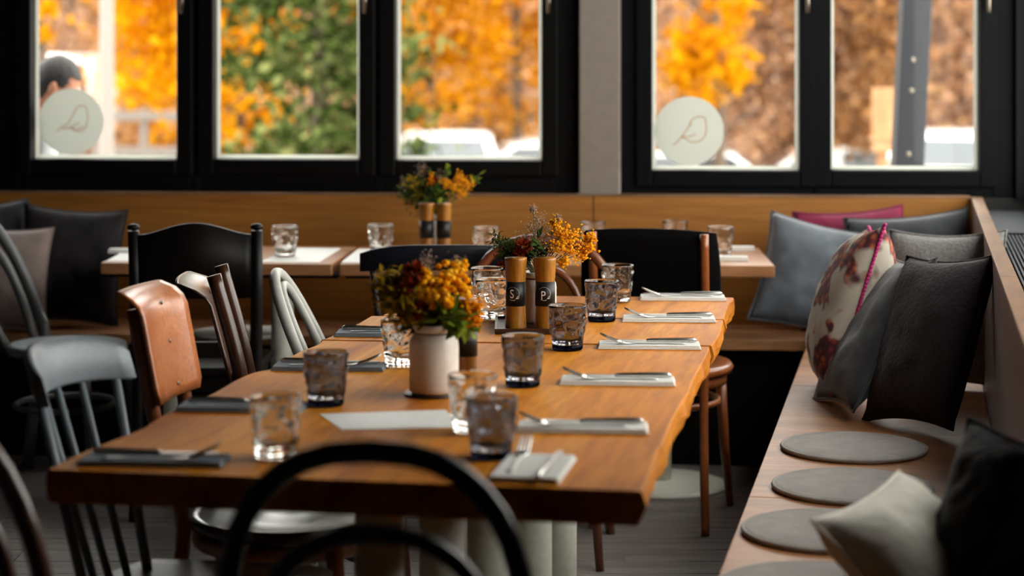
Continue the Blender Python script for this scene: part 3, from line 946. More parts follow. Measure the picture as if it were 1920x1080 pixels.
# ------------------------------------------------------------------ glass tumblers
def make_tumbler(body_m, base_m, label, seed):
    t = empty('tumbler', (0, 0, 0), 0, label, 'glass', 'pressed glass tumblers')
    def dim(q, z, r):
        lo, hi = .03, .088
        if r < .0345 or z < .016: return 0
        k = max(0, min(1, (z - .016) / .012, (.098 - z) / .008))
        v = noise.noise(Vector((math.cos(q) * 3.0 + seed, math.sin(q) * 3.0, z * 62)))
        w = noise.noise(Vector((math.cos(q) * 6.0 + seed, math.sin(q) * 6.0, z * 120 + 9)))
        return k * (v * .0042 + w * .0022)
    out = [(.0365 + .0095 * ((z - .0145) / .0905) ** .85, z) for z in (.0145 + .0905 * k / 22 for k in range(23))]
    inn = [(r - .0038, z) for r, z in out[::-2] if z > .024]
    prof = [(0, .0145)] + out + [(out[-1][0] - .0012, .1063), (out[-1][0] - .003, .1058)] + inn + [(inn[-1][0] - .006, .0215), (0, .0205)]
    def fn(q, z, r):
        ro = .0365 + .0095 * max(0, (z - .0145) / .0905) ** .85
        return dim(q, z, r) if abs(r - ro) < 1e-5 else 0
    m = MB(); m.lathe(prof, 44, fn=fn); m.build('body', body_m, t)
    m = MB(); m.lathe([(0, 0.0008), (.030, 0.0005), (.0335, .0008), (.0355, .003), (.0365, .0142), (0, .0142)], 40, fn=lambda q, z, r: .0006 * math.sin(14 * q) if .002 < z < .014 and r > .03 else 0)
    m.build('thick_base', base_m, t)
    return t
smoke0 = make_tumbler(M['smoke'], M['smoke_base'], '', 3.3)
clear0 = make_tumbler(M['clear'], M['clear'], '', 11.7)
TUMB = [
    ('s', 921, 862, 'smoke-grey tumbler nearest the camera, beside the fork at the table end'),
    ('s', 980, 728, 'smoke-grey tumbler right of the white jar of flowers'),
    ('s', 1064, 660, 'smoke-grey tumbler in front of the pepper grinder tray'),
    ('s', 1128, 606, 'sharp smoke-grey tumbler right of the grinders'),
    ('s', 611, 764, 'smoke-grey tumbler on the left half of the table'),
    ('c', 517, 862, 'clear tumbler at the near left, just behind the black chair hoop'),
    ('c', 886, 814, 'clear tumbler close behind the nearest smoke-grey one'),
    ('c', 752, 692, 'clear tumbler half hidden by the left side of the white jar'),
    ('c', 924, 603, 'clear tumbler just left of the salt grinder'),
    ('c', 913, 578, 'clear tumbler behind the one beside the salt grinder'),
    ('c', 1158, 571, 'clear tumbler in front of the black padded chair'),
    ('c', 534, 485, 'clear tumbler on the paper mat of the back left table'),
    ('c', 714, 482, 'clear tumbler behind the navy chair rail, left of the back grinders'),
    ('c', 911, 488, 'clear tumbler behind the bentwood hoop on the back right table'),
    ('c', 1111, 476, 'clear tumbler whose rim shows over the left of the padded chair'),
    ('c', 1266, 474, 'clear tumbler whose rim shows over the middle of the padded chair'),
    ('c', 1351, 487, 'clear tumbler half hidden by the right edge of the padded chair'),
]
first = {'s': smoke0, 'c': clear0}
used = set()
for k, (kind, px, py, lab) in enumerate(TUMB):
    p = onz(px, py - 4, TZ)
    src = first[kind]
    p.z = TZ + .0003
    if kind not in used:
        used.add(kind); o = src; o.location = p; o['label'] = lab; o.rotation_euler.z = k
    else:
        o = dup(src, p, k * 1.7, lab)

# ------------------------------------------------------------------ grinders, jars, trays
def text_mesh(body, size):
    cu = bpy.data.curves.new('letter', 'FONT'); cu.body = body; cu.size = size; cu.align_x = 'CENTER'; cu.resolution_u = 6
    o = bpy.data.objects.new('letter', cu)
    me = bpy.data.meshes.new_from_object(o)
    vs = [(v.co.x, v.co.y) for v in me.vertices]; fs = [list(p.vertices) for p in me.polygons]
    bpy.data.objects.remove(o); bpy.data.meshes.remove(me); bpy.data.curves.remove(cu)
    return vs, fs

def grinder(loc, label, letter=None, turn=0, rz=0, group=None):
    t = empty('grinder', loc, rz, label, 'grinder', group)
    prof = [(0, 0), (.0268, 0), (.0272, .002), (.0266, .01), (.0252, .035), (.0244, .056), (.0240, .085), (.0246, .116), (.0262, .14), (.0282, .168), (.0286, .174), (.0278, .1765), (0, .1772)]
    m = MB(); m.lathe(prof, 36); m.build('body', M['grind_wood'], t)
    rb = .0254
    m = MB(); m.lathe([(rb, .056), (rb, .117), (rb - .0025, .117), (rb - .0025, .056)], 40, closed=True); bd = m.build('band', M['band'], t)
    if letter:
        def wrap(x, z, off=.0005):
            q = x / rb + turn - math.pi / 2
            return ((rb + off) * math.cos(q), (rb + off) * math.sin(q), z)
        vs, fs = text_mesh(letter, .031)
        cy = sum(v[1] for v in vs) / len(vs)
        m = MB()
        V = [m.bm.verts.new(wrap(x * .8, y - cy + .0875)) for x, y in vs]
        for f in fs: m.bm.faces.new([V[i] for i in f])
        # ring broken at the lower right, with a little bird in the gap
        def stroke(pts, w):
            rows = []
            for i, p in enumerate(pts):
                a, b = pts[max(i - 1, 0)], pts[min(i + 1, len(pts) - 1)]
                tx, tz = b[0] - a[0], b[1] - a[1]; l = math.hypot(tx, tz) or 1
                nx, nz = -tz / l * w / 2, tx / l * w / 2
                rows.append([wrap(p[0] - nx, p[1] - nz), wrap(p[0] + nx, p[1] + nz)])
            m.grid(rows)
        rr = .0165
        stroke([(.002 + rr * math.cos(q), .0875 + rr * math.sin(q)) for q in (R(-20 + k * 9) for k in range(19))], .0005)
        stroke([(.002 + rr * math.cos(q), .0875 + rr * math.sin(q)) for q in (R(238 + k * 8) for k in range(8))], .0007)
        stroke([(x * .001 + .0135, z * .001 + .0775) for x, z in ((-4, -3), (-1, 0), (1, 4), (3.5, 4), (4, 1), (2.5, -2), (-1.5, -2))], .0008)
        stroke([(x * .001 + .0135, z * .001 + .0775) for x, z in ((-1.5, -1.5), (1, -.6), (2, .4))], .0007)
        bmesh.ops.recalc_face_normals(m.bm, faces=m.bm.faces)
        m.build('lettering', M['ink'], bd, smooth=False)
    return t
def tray(c, w, d, label, rz=0):
    t = empty('tray', (c[0], c[1], TZ), rz, label, 'tray')
    m = MB(); m.box((-w, -d, 0.0005), (w, d, .008)); m.build('board', M['tray'], t, smooth=False, bevel=.002)
    m = MB(); frame = ((-w, -d, w, -d + .006), (-w, d - .006, w, d), (-w, -d + .006, -w + .006, d - .006), (w - .006, -d + .006, w, d - .006))
    for x0, y0, x1, y1 in frame: m.box((x0, y0, .008), (x1, y1, .0145))
    m.build('rim', M['tray'], t, smooth=False)
    return t
dS = 5.045
tr = at(996, 600, 5.10); tray((tr.x, tr.y), .092, .125, 'dark walnut tray carrying the S and P grinders')
p = at(967, 600, dS); grinder((p.x, p.y, TZ + .0085), 'acacia grinder marked S on its black band', 'S', R(-22))
p = at(1022, 600, dS); grinder((p.x, p.y, TZ + .0085), 'acacia grinder marked P on its black band', 'P', R(-12))
p = at(873, 600, 4.26); grinder((p.x, p.y, TZ + .0005), 'acacia grinder half hidden behind the white jar of flowers')
p = at(800, 600, 6.98); grinder((p.x, p.y, TZ + .0005), 'left of the two acacia grinders on the back right table')
p = at(832, 600, 6.98); grinder((p.x, p.y, TZ + .0005), 'right of the two acacia grinders on the back right table')

def jar(loc, label, s=1.0):
    t = empty('flower_jar', loc, 0, label, 'jar')
    pr = [(0, 0.0005), (.045, 0.0005), (.0495, .004), (.0508, .012), (.0508, .098), (.0490, .110), (.0440, .118), (.0425, .121), (.0425, .124), (.0445, .126), (.0445, .139), (.0430, .1405), (.0405, .139), (.0400, .120), (.0470, .105), (.0470, .010), (0, .008)]
    m = MB(); m.lathe([(r * s, z * s) for r, z in pr], 44); m.build('body', M['ceramic'], t)
    m = MB(); n = 40; m.tube([(.0425 * s * math.cos(2 * math.pi * k / n), .0425 * s * math.sin(2 * math.pi * k / n), .1235 * s) for k in range(n)], .0022 * s, 6, closed=True); m.build('neck_groove', M['tray'], t)
    return t
J1 = onz(812, 748, TZ); J1.y += .045
J2 = at(1009, 600, 5.145); J3 = at(816, 600, 7.075)
jar((J1.x, J1.y, TZ + .006), 'white glazed jar in front holding the largest bouquet')
c = empty('coaster', (J1.x - .006, J1.y, TZ), 0, 'dark round coaster under the front white jar', 'coaster')
m = MB(); m.lathe([(0, .0004), (.053, .0004), (.056, .003), (.053, .0058), (0, .0058)], 32); m.build('disc', M['tray'], c)
jar((J2.x, J2.y, TZ + .0085), 'white jar between the S and P grinders', .93)
jar((J3.x, J3.y, TZ + .0005), 'white jar between the two grinders on the back table', .93)

# ------------------------------------------------------------------ bouquets
def bouquet(name, label, base, sprigs, dense=1.0):
    """each sprig: (kind, px, py, depth offset, size)"""
    t = empty('flower_bouquet', base.to_tuple(), 0, label, 'flowers')
    rnd = random.Random(len(label) * 13 + len(sprigs))
    d0 = base.y
    B = Vector((0, 0, -.10))
    for kind, px, py, dd, sz in sprigs:
        tip = at(px, py, d0 + dd) - base
        neck = Vector((tip.x * .18, tip.y * .18, .02))
        neck = Vector((max(-.03, min(.03, neck.x)), max(-.03, min(.03, neck.y)), .005))
        ax = spline([B, neck, (neck + tip) * .5 + Vector((tip.x * .06, 0, .01)), tip], 5)
        m = MB(); m.tube(ax, .0013, 5)
        if kind in ('lilac', 'olive', 'yellow'):
            for k in range(6):
                q = ax[-1 - k % 5]
                e = q + Vector((rnd.gauss(0, 1), rnd.gauss(0, 1), abs(rnd.gauss(.4, .6)))).normalized() * sz * .8
                m.tube([q, e], .0006, 4)
        st = None
        def bunch(mm, n, rad, size, up=1.0, lens=False):
            for k in range(n):
                v = Vector((rnd.gauss(0, .5), rnd.gauss(0, .5), rnd.gauss(0, .5) * up)) * rad
                c_ = tip + v
                s_ = size * rnd.uniform(.6, 1.3)
                mm.ball(c_, s_, 1, (1, 1, .85), .15)
        f = MB()
        if kind == 'yellow':
            bunch(f, int(95 * dense), sz, .0034); nm, mt = 'yellow_sprig', M['yellow']
        elif kind == 'ball':
            bunch(f, int(26 * dense), sz, .0085); nm, mt = 'yellow_flower', M['yellow']
        elif kind == 'orange':
            bunch(f, int(60 * dense), sz, .0045); nm, mt = 'orange_sprig', M['orange']
        elif kind == 'lilac':
            bunch(f, int(120 * dense), sz, .0017, 1.3); nm, mt = 'lilac_sprig', M['lilac']
        elif kind == 'red':
            for k in range(60):
                v = Vector((rnd.gauss(0, 1), rnd.gauss(0, 1), rnd.gauss(.3, .8))).normalized()
                f.leaf(tip + v * sz * .25, v, sz * .8, sz * .45)
            nm, mt = 'red_flower', M['red']
        elif kind in ('needle', 'olive'):
            for k in range(int(170 * dense)):
                i = rnd.randrange(len(ax) // 2, len(ax)); q = ax[i] + Vector((rnd.gauss(0, .3), rnd.gauss(0, .3), rnd.gauss(0, .3))) * sz
                v = Vector((rnd.gauss(0, 1), rnd.gauss(0, 1), rnd.gauss(.3, .7)))
                f.leaf(q, v, sz * .55, sz * .12 if kind == 'needle' else sz * .2)
            nm, mt = ('green_sprig', M['deep_green']) if kind == 'needle' else ('olive_sprig', M['olive'])
        else:
            for k in range(10):
                i = rnd.randrange(len(ax) // 2, len(ax)); v = Vector((rnd.gauss(0, 1), rnd.gauss(0, 1), rnd.gauss(.3, .8)))
                f.leaf(ax[i], v, sz * 1.1, sz * .65)
            nm, mt = 'leaf_sprig', M['green'] if kind == 'leaf' else M['deep_green']
        fo = f.build(nm, mt, t, smooth=False); fo['kind'] = 'stuff'
        m.build('stem', M['stem'], fo)
    return t
bouquet('flower_bouquet', 'sharp yellow, red and lilac bouquet behind the S and P grinders', Vector((J2.x, J2.y, TZ + .0085 + .125)), [
    ('yellow', 1052, 436, -.01, .026), ('yellow', 1075, 446, -.02, .028), ('yellow', 1104, 458, 0, .020), ('yellow', 1048, 462, -.04, .024), ('yellow', 1070, 470, -.03, .024),
    ('yellow', 1058, 490, -.04, .014), ('yellow', 1092, 476, .01, .016), ('yellow', 1040, 420, .01, .014), ('yellow', 1108, 444, 0, .012),
    ('lilac', 1000, 432, 0, .026), ('lilac', 1012, 416, .02, .022), ('lilac', 1024, 440, 0, .026), ('lilac', 1000, 392, .01, .009), ('lilac', 1046, 408, .01, .009), ('lilac', 984, 446, .01, .018),
    ('lilac', 1018, 468, -.02, .026), ('lilac', 1034, 462, -.02, .02),
    ('needle', 928, 449, 0, .034), ('needle', 948, 462, -.01, .034), ('needle', 940, 480, .02, .03), ('needle', 962, 470, .02, .03),
    ('red', 981, 462, -.03, .026), ('red', 972, 478, -.03, .018), ('red', 938, 497, -.01, .012), ('dark', 1008, 446, -.03, .032), ('dark', 1015, 460, -.03, .03), ('dark', 960, 480, 0, .03), ('dark', 1000, 480, 0, .035)])
bouquet('flower_bouquet', 'large blurred bouquet of yellow, red and green in the front jar', Vector((J1.x, J1.y, TZ + .006 + .135)), [
    ('ball', 800, 522, -.01, .024), ('ball', 826, 545, -.03, .024), ('ball', 842, 512, 0, .022), ('ball', 862, 508, .02, .018), ('ball', 790, 548, -.02, .02), ('ball', 838, 562, -.05, .015), ('ball', 868, 545, 0, .018), ('ball', 815, 560, -.04, .02),
    ('olive', 716, 538, 0, .05), ('olive', 735, 556, -.02, .055), ('olive', 750, 530, .02, .05), ('olive', 745, 580, -.02, .05), ('olive', 765, 560, -.03, .05), ('olive', 728, 524, .02, .04),
    ('red', 778, 514, -.02, .03), ('red', 768, 540, -.03, .026), ('red', 788, 580, -.04, .022), ('lilac', 800, 492, 0, .016), ('lilac', 856, 500, .02, .02), ('lilac', 792, 506, .01, .014),
    ('leaf', 846, 590, -.04, .05), ('leaf', 868, 604, -.03, .05), ('leaf', 830, 604, -.05, .045), ('leaf', 752, 520, .01, .04), ('leaf', 855, 568, 0, .05), ('leaf', 880, 620, -.02, .03),
    ('orange', 886, 576, -.01, .018), ('orange', 890, 600, 0, .016), ('orange', 876, 592, -.02, .018), ('dark', 800, 590, -.01, .06), ('dark', 780, 600, 0, .06), ('dark', 820, 585, .02, .06), ('dark', 762, 600, 0, .05), ('dark', 840, 600, .02, .05)])
bouquet('flower_bouquet', 'small dim bouquet of yellow sprigs on the back table', Vector((J3.x, J3.y, TZ + .0005 + .125)), [
    ('yellow', 862, 334, 0, .022), ('yellow', 878, 345, 0, .022), ('yellow', 852, 352, -.02, .022), ('yellow', 866, 362, -.01, .018), ('yellow', 836, 344, -.02, .018), ('orange', 808, 338, -.02, .016),
    ('leaf', 898, 328, .02, .03), ('leaf', 806, 322, 0, .03), ('leaf', 842, 318, 0, .03), ('leaf', 826, 350, -.02, .04), ('needle', 768, 352, 0, .05), ('needle', 756, 362, .01, .05), ('olive', 775, 345, -.01, .05), ('needle', 795, 352, -.01, .05),
    ('lilac', 790, 318, 0, .024), ('lilac', 758, 346, 0, .022), ('lilac', 826, 332, 0, .024), ('dark', 815, 365, -.02, .06), ('dark', 800, 360, 0, .06), ('red', 816, 340, -.02, .02), ('dark', 850, 366, 0, .05)], .8)

# ------------------------------------------------------------------ napkins and cutlery
def make_napkin(L, W, mat):
    t = empty('napkin', (0, 0, 0), 0, '', 'napkin', 'folded linen napkins')
    m = MB()
    for k in range(3):
        s = 1 - .012 * k
        m.box((-L * s, -W + .002 * k, .0004 + .0032 * k), (L * s, W - .0015 * k, .0034 + .0032 * k))
    m.build('folded_cloth', mat, t, smooth=False, bevel=.0012)
    return t
def make_fork():
    t = empty('fork', (0, 0, 0), 0, '', 'fork', 'steel forks')
    def zc(x):      # tines to -x, curved up
        return .0012 + (.024 * max(0, (-x - .035) / .07) ** 1.5 if x < -.035 else 0) - (.0 if x < .05 else 0)
    xs = [.098 - .0098 * k for k in range(17)]
    hw = lambda x: .0062 if x > .09 else (.0052 if x > .06 else (.0028 if x > -.02 else .0028 + .0095 * min(1, (-x - .02) / .03)))
    rows = []
    for x in xs:
        w = hw(x)
        rows.append([(x, -w, zc(x)), (x, -w * .5, zc(x) + .0008), (x, w * .5, zc(x) + .0008), (x, w, zc(x)), (x, w * .5, zc(x) - .0012), (x, -w * .5, zc(x) - .0012)])
    m = MB(); V = m.grid(rows, closed_u=True); m.bm.faces.new(V[0]); m.bm.faces.new(V[-1][::-1]); m.build('handle', M['steel'], t)
    for k in range(4):
        y = -.0095 + .0063 * k
        m = MB(); m.tube([(x, y * (.92 + .08 * (x + .105) / .05), zc(x)) for x in (-.054, -.066, -.078, -.09, -.104)], [.0024, .0024, .0023, .0021, .0012], 6); m.build('tine', M['steel'], t)
    return t
def make_knife():
    t = empty('knife', (0, 0, 0), 0, '', 'knife', 'steel knives')
    m = MB(); m.tube([(.108, 0, .004), (.10, 0, .0042), (.06, 0, .0042), (.0, 0, .0038), (-.012, 0, .0036)], [.002, .0066, .0062, .0046, .0034], 10, flat=.55); m.build('handle', M['steel'], t)
    m = MB(); m.prism([(-.012, -.004), (-.012, .004), (-.09, .0075), (-.118, .002), (-.108, -.0055), (-.08, -.0085)][::-1], .0028, .0042); m.build('blade', M['steel'], t, smooth=False)
    return t
nap_w, nap_shaded = make_napkin(.122, .043, M['napkin']), make_napkin(.125, .043, M['napkin_grey'])
nap_n = make_napkin(.10, .06, M['napkin'])
fork0, knife0 = make_fork(), make_knife()
PLACES = [
    (1280, 564, -3, 'w', 'at the far right end of the long table'),
    (1254, 604, -3, 'w', 'second from the far end on the bench side'),
    (1217, 654, -3, 'w', 'third from the far end on the bench side'),
    (1158, 721, -4, 'w', 'fourth from the far end on the bench side'),
    (1092, 809, -4, 'w', 'right behind the nearest smoke-grey tumbler'),
    (999, 886, -100, 'n', 'at the near end beside the black chair hoop'),
    (724, 631, 177, 'g', 'at the far left end of the long table'),
    (618, 694, 177, 'g', 'half behind the left smoke-grey tumbler'),
    (454, 770, 176, 'g', 'on the left partly hidden by the near clear tumbler'),
    (290, 870, 176, 'g', 'at the near left corner of the table')]
seen = set()
def put(src, key, loc, rz, label):
    if key not in seen:
        seen.add(key); src.location = loc; src.rotation_euler.z = rz; src['label'] = label
        return src
    return dup(src, loc, rz, label)
for px, py, deg, kind, where in PLACES:
    p = onz(px, py - 3, TZ)
    rz = R(deg)
    p.z = TZ
    put({'w': nap_w, 'g': nap_shaded, 'n': nap_n}[kind], 'n' + kind, p.to_tuple(), rz, ('grey' if kind == 'g' else 'white') + ' folded napkin ' + where)
    ux, uy = Vector((math.cos(rz), math.sin(rz), 0)), Vector((-math.sin(rz), math.cos(rz), 0))
    s = 1 if deg > -90 and deg < 90 else -1
    side = .018 if kind != 'n' else .03
    zt_ = Vector((0, 0, .0104))
    sgn = -1 if kind != 'g' else 1
    f = p + uy * side * sgn + ux * (-.012 if kind != 'n' else -.03) + zt_; k = p - uy * side * sgn + ux * .006 + zt_
    put(fork0, 'f', f.to_tuple(), rz + R(1.5), 'steel fork on the napkin ' + where)
    put(knife0, 'k', k.to_tuple(), rz - R(1), 'steel knife on the napkin ' + where)
# white napkins lying on the back tables
for px, py, deg, lab in ((1388, 470, -3, 'white rolled napkin at the right end of the back table'), (1374, 489, -3, 'small white napkin at the front edge of the back table by the padded chair'), (228, 474, 0, 'white napkin at the left end of the back left table')):
    p = onz(px, py, TZ); p.z = TZ
    o = dup(nap_w, p.to_tuple(), R(deg), lab)
    o.scale = (.42, .5, 1.6) if px > 1300 else (.35, .6, 1.5)

def sheet(name, label, cat, quad, z, mat):
    P = [onz(x, y, z) for x, y in quad]
    c = sum(P, Vector()) / 4
    m = MB(); m.prism([(p.x - c.x, p.y - c.y) for p in P], 0.0003, .0009)
    o = m.build(name, mat, None, smooth=False); o.location = (c.x, c.y, z)
    return tag(o, label, cat)
sheet('paper_menu', 'white paper sheet lying in front of the white jar', 'paper', [(599, 777), (641, 806), (862, 802), (836, 769)], TZ, M['paper'])
for q, lab in (([(488, 491), (598, 492), (640, 466), (548, 465)], 'pale paper mat under the clear tumbler on the back left table'),
               ([(640, 492), (700, 493), (728, 468), (672, 467)], 'pale paper mat on the back right table beside the navy chair'),
               ([(200, 489), (262, 489), (290, 466), (242, 466)], 'pale paper mat at the left end of the back left table')):
    tag(sheet('paper_mat', lab, 'placemat', q, TZ, M['paper']), group='paper mats on the back tables')

# ------------------------------------------------------------------ cushions and seat pads
def pillow(label, mat, x, y, w, h, T, yaw, tilt, roll, seat=.45, trim=None, seed=0, crumple=.012, group='cushions on the benches', sink=.004):
    t = empty('cushion', (x, y, seat), 0, label, 'cushion', group)
    mt = Matrix.Rotation(R(yaw), 3, 'Z') @ Matrix.Rotation(R(tilt), 3, 'X') @ Matrix.Rotation(R(roll), 3, 'Y')
    n = 22
    F_, B_ = [], []
    for j in range(n + 1):
        v = -1 + 2 * j / n
        rf, rb = [], []
        for i in range(n + 1):
            u = -1 + 2 * i / n
            xx = w / 2 * u * (1 - .09 * (1 - v * v)); zz = h / 2 * v * (1 - .09 * (1 - u * u))
            th = T / 2 * (max(0, (1 - abs(u) ** 2.6) * (1 - abs(v) ** 2.6))) ** .55
            e = max(0, 1 - max(abs(u), abs(v)) ** 6)
            c1 = noise.noise(Vector((u * 2.1 + seed, v * 2.1, 1.3))) * crumple * e + noise.noise(Vector((u * 5 + seed, v * 5, 4))) * crumple * .45 * e
            c2 = noise.noise(Vector((u * 2.1 + seed, v * 2.1, 8.3))) * crumple * e
            sag = -.03 * T * (1 - v)
            rf.append(mt @ Vector((xx, -th - c1 + sag, zz))); rb.append(mt @ Vector((xx, th + c2 + sag, zz)))
        F_.append(rf); B_.append(rb)
    lo = min(p.z for r in F_ + B_ for p in r)
    sh = Vector((0, 0, -lo - sink))
    F_ = [[p + sh for p in r] for r in F_]; B_ = [[p + sh for p in r] for r in B_]
    for rows in (F_, B_):
        for r in rows:
            for p in r: p.z = max(p.z, .001)
    m = MB(); m.grid(F_); m.grid([r[::-1] for r in B_])
    bmesh.ops.remove_doubles(m.bm, verts=m.bm.verts, dist=.0006)
    m.build('cover', mat, t)
    rim = F_[0][:] + [r[-1] for r in F_[1:]] + F_[-1][-2::-1] + [r[0] for r in F_[-2:0:-1]]
    if trim:
        m = MB(); m.tube(rim, .0045, 6, closed=True); m.build('trim', trim, t)
        m = MB()
        for k in range(0, len(rim)):
            for f_ in (0, .5):
                p = rim[k].lerp(rim[(k + 1) % len(rim)], f_)
                m.ball(p, .0062, 1)
        o = m.build('bead_edge', trim, t); o['kind'] = 'stuff'
    else:
        m = MB(); m.tube(rim, .0035, 6, closed=True); m.build('seam', mat, t)
    return t
def px_x(px, d): return (px - CX) * d / F
pillow('floral cushion with a magenta beaded edge on the side bench', M['floral'], px_x(1600, 5.85), 5.85, .46, .50, .21, -96, -16, -6, trim=M['trim'], seed=1)
pillow('dark grey velvet cushion leaning right of the floral cushion', M['dark_velvet'], px_x(1640, 5.62), 5.62, .40, .48, .13, -86, -30, -6, seed=2)
pillow('plum-edged black cushion at the front of the corner heap', M['plum'], px_x(1744, 5.36), 5.36, .37, .48, .15, -64, -22, -6, seed=3)
pillow('grey wool cushion against the high bench back', M['grey_wool'], px_x(1775, 6.02), 6.02, .36, .47, .12, -26, -8, -2, seed=4)
pillow('grey velvet cushion slumped in front of the burgundy one', M['grey_velvet'], px_x(1532, 6.98), 6.98, .41, .41, .14, -4, -24, 13, seed=5)
pillow('slate cushion in the bench corner, top edge sloping up to the right', M['dark_velvet'], px_x(1708, 7.08), 7.08, .44, .43, .14, -14, -14, -6, seed=6)
pillow('burgundy velvet cushion against the back bench', M['burgundy'], px_x(1598, 7.22), 7.22, .40, .435, .10, -4, -8, -4, seed=7)
pillow('off-white wool cushion in the foreground on the side bench', M['white_wool'], px_x(1728, 3.40), 3.40, .34, .33, .17, 50, -45, -6, seed=8)
pillow('dark fur cushion at the lower right corner of the photo', M['fur'], px_x(1895, 3.30), 3.30, .34, .37, .15, -60, -16, 4, seed=9, crumple=.03)
pillow('mauve linen cushion on the back bench at the far left', M['mauve'], px_x(2, 7.22), 7.22, .35, .38, .13, 6, -12, 2, seed=10)
pillow('dark printed cushion behind the mauve one at the far left', M['fur_print'], px_x(133, 7.36), 7.36, .38, .43, .12, 4, -8, 4, seed=11)
pillow('slate grey cushion showing only its top at the far left', M['dark_velvet'], px_x(-30, 7.42), 7.42, .34, .45, .10, 4, -6, -3, seed=12)

def seat_pad(label, x, y, z, mat, r=.186, rz=0, tagged=False):
    t = empty('seat_pad', (x, y, z), rz, label, 'seat pad', 'round felt seat pads')
    m = MB(); m.lathe([(0, .0005), (r * .97, .0005), (r * .985, .004), (r * .965, .011), (r * .92, .0145), (r * .5, .016), (0, .0155)], 48, fn=lambda q, zz, rr: noise.noise(Vector((math.cos(q) * 2, math.sin(q) * 2, rr * 12 + x * 9))) * .003 if rr > .05 else 0)
    m.build('felt', mat, t)
    n = 48
    m = MB(); m.tube([(r * .965 * math.cos(2 * math.pi * k / n), r * .965 * math.sin(2 * math.pi * k / n), .0075) for k in range(n)], .0055, 8, closed=True); m.build('piping', mat, t)
    if tagged:
        m = MB(); m.box((.01, -r * .99, .002), (.045, -r * .965, .013)); m.build('sewn_label', M['tagm'], t, smooth=False)
    return t
for px, py, lab, tg in ((1601, 836, 'round grey seat pad nearest the cushion heap on the side bench', False), (1598, 909, 'round grey seat pad with a small sewn brown label', True),
                        (1556, 992, 'round grey seat pad half hidden by the off-white cushion', False), (1530, 1100, 'round grey seat pad cut off by the bottom edge of the photo', False),
                        (1622, 655, 'grey seat pad peeking out left of the floral cushion', False)):
    p = onz(px, py, .46); seat_pad(lab, p.x, p.y, .45, M['pad'], tagged=tg, rz=.3 if not tg else 0)
p = onz(450, 622, .46); seat_pad('pale round seat pad on the back bench behind the black chair', p.x, p.y, .45, M['pad_light'], r=.165)
# ------------------------------------------------------------------ outdoors
import numpy as np
def ground_z(y):
    if y < 31: return -1.17
    if y < 35: return -1.17 - .33 * (y - 31) / 4
    if y < 41: return -1.5 - .5 * (y - 35) / 6
    return -2.0
te = slab('floor_outside', 'paved terrace outside the windows', (-9, .32, -.5), (9, 3.3, -.3), M['asphalt'], W0, 0)
g = MB()
g.grid([[(x * 4.0, y, ground_z(y) + .0 * x) for x in range(-12, 13)] for y in (10.4, 14, 20, 26, 31, 33, 35, 38, 41, 46, 60)])
tag(g.build('ground', M['asphalt'], None), 'sloping paved car park below the terrace', kind='structure')
def hill_mat():
    m, nt, b, o = new_mat('autumn_hillside')
    tc = N(nt, 'ShaderNodeTexCoord')
    n1 = N(nt, 'ShaderNodeTexNoise'); n1.inputs['Scale'].default_value = .55; n1.inputs['Detail'].default_value = 6; n1.inputs['Roughness'].default_value = .7
    nt.links.new(tc.outputs['Object'], n1.inputs['Vector'])
    r = ramp(nt, [(.3, lin(58, 44, 36)), (.45, lin(116, 86, 66)), (.56, lin(150, 110, 78)), (.68, lin(164, 110, 54))])
    nt.links.new(n1.outputs['Fac'], r.inputs['Fac']); nt.links.new(r.outputs['Color'], b.inputs['Base Color'])
    b.inputs['Roughness'].default_value = 1; b.inputs['Specular IOR Level'].default_value = .1
    return m
hm = MB()
rows = []
for j in range(26):
    y = 50 + j * 1.6
    rows.append([(x * 2.2, y, -2.2 + (j * .62) ** 1.12 + noise.noise(Vector((x * .5, j * .5, 2))) * 1.3 * min(1, j / 4)) for x in range(-26, 27)])
hm.grid(rows)
tag(hm.build('hillside', hill_mat(), None), 'brown autumn hillside closing the view', kind='structure')

def leaves(name, pts, size, mat, parent, rng, droop=0):
    """one small quad per leaf point, each an island of its own"""
    n = len(pts)
    a = rng.normal(size=(n, 3)); a /= np.linalg.norm(a, axis=1)[:, None]
    b = rng.normal(size=(n, 3)); b -= a * (a * b).sum(1)[:, None]; b /= np.linalg.norm(b, axis=1)[:, None]
    s = (size * rng.uniform(.6, 1.4, n))[:, None]
    v = np.stack([pts - a * s, pts + b * s * .55, pts + a * s, pts - b * s * .55], 1).reshape(-1, 3)
    me = bpy.data.meshes.new(name)
    me.from_pydata(v.tolist(), [], np.arange(4 * n).reshape(-1, 4).tolist())
    me.materials.append(mat)
    o = link(bpy.data.objects.new(name, me)); o.parent = parent; o['kind'] = 'stuff'
    return o
LM = {
 'gold': leaf_mat('gold_leaves', [(0, lin(196, 122, 10)), (.5, lin(210, 146, 10)), (1, lin(222, 164, 22))], .4),
 'amber': leaf_mat('amber_leaves', [(0, lin(130, 80, 24)), (.25, lin(186, 118, 10)), (.8, lin(210, 148, 12)), (1, lin(196, 146, 96))], .4),
 'fir': leaf_mat('fir_needles', [(0, lin(26, 36, 14)), (.45, lin(58, 72, 30)), (.8, lin(96, 106, 60)), (1, lin(136, 138, 84))], .3),
 'copper': leaf_mat('copper_leaves', [(0, lin(104, 78, 62)), (.4, lin(166, 124, 92)), (.75, lin(186, 142, 110)), (1, lin(176, 156, 142))], .35),
 'rust': leaf_mat('rust_leaves', [(0, lin(114, 80, 50)), (.5, lin(176, 126, 78)), (1, lin(190, 150, 108))], .35),
}
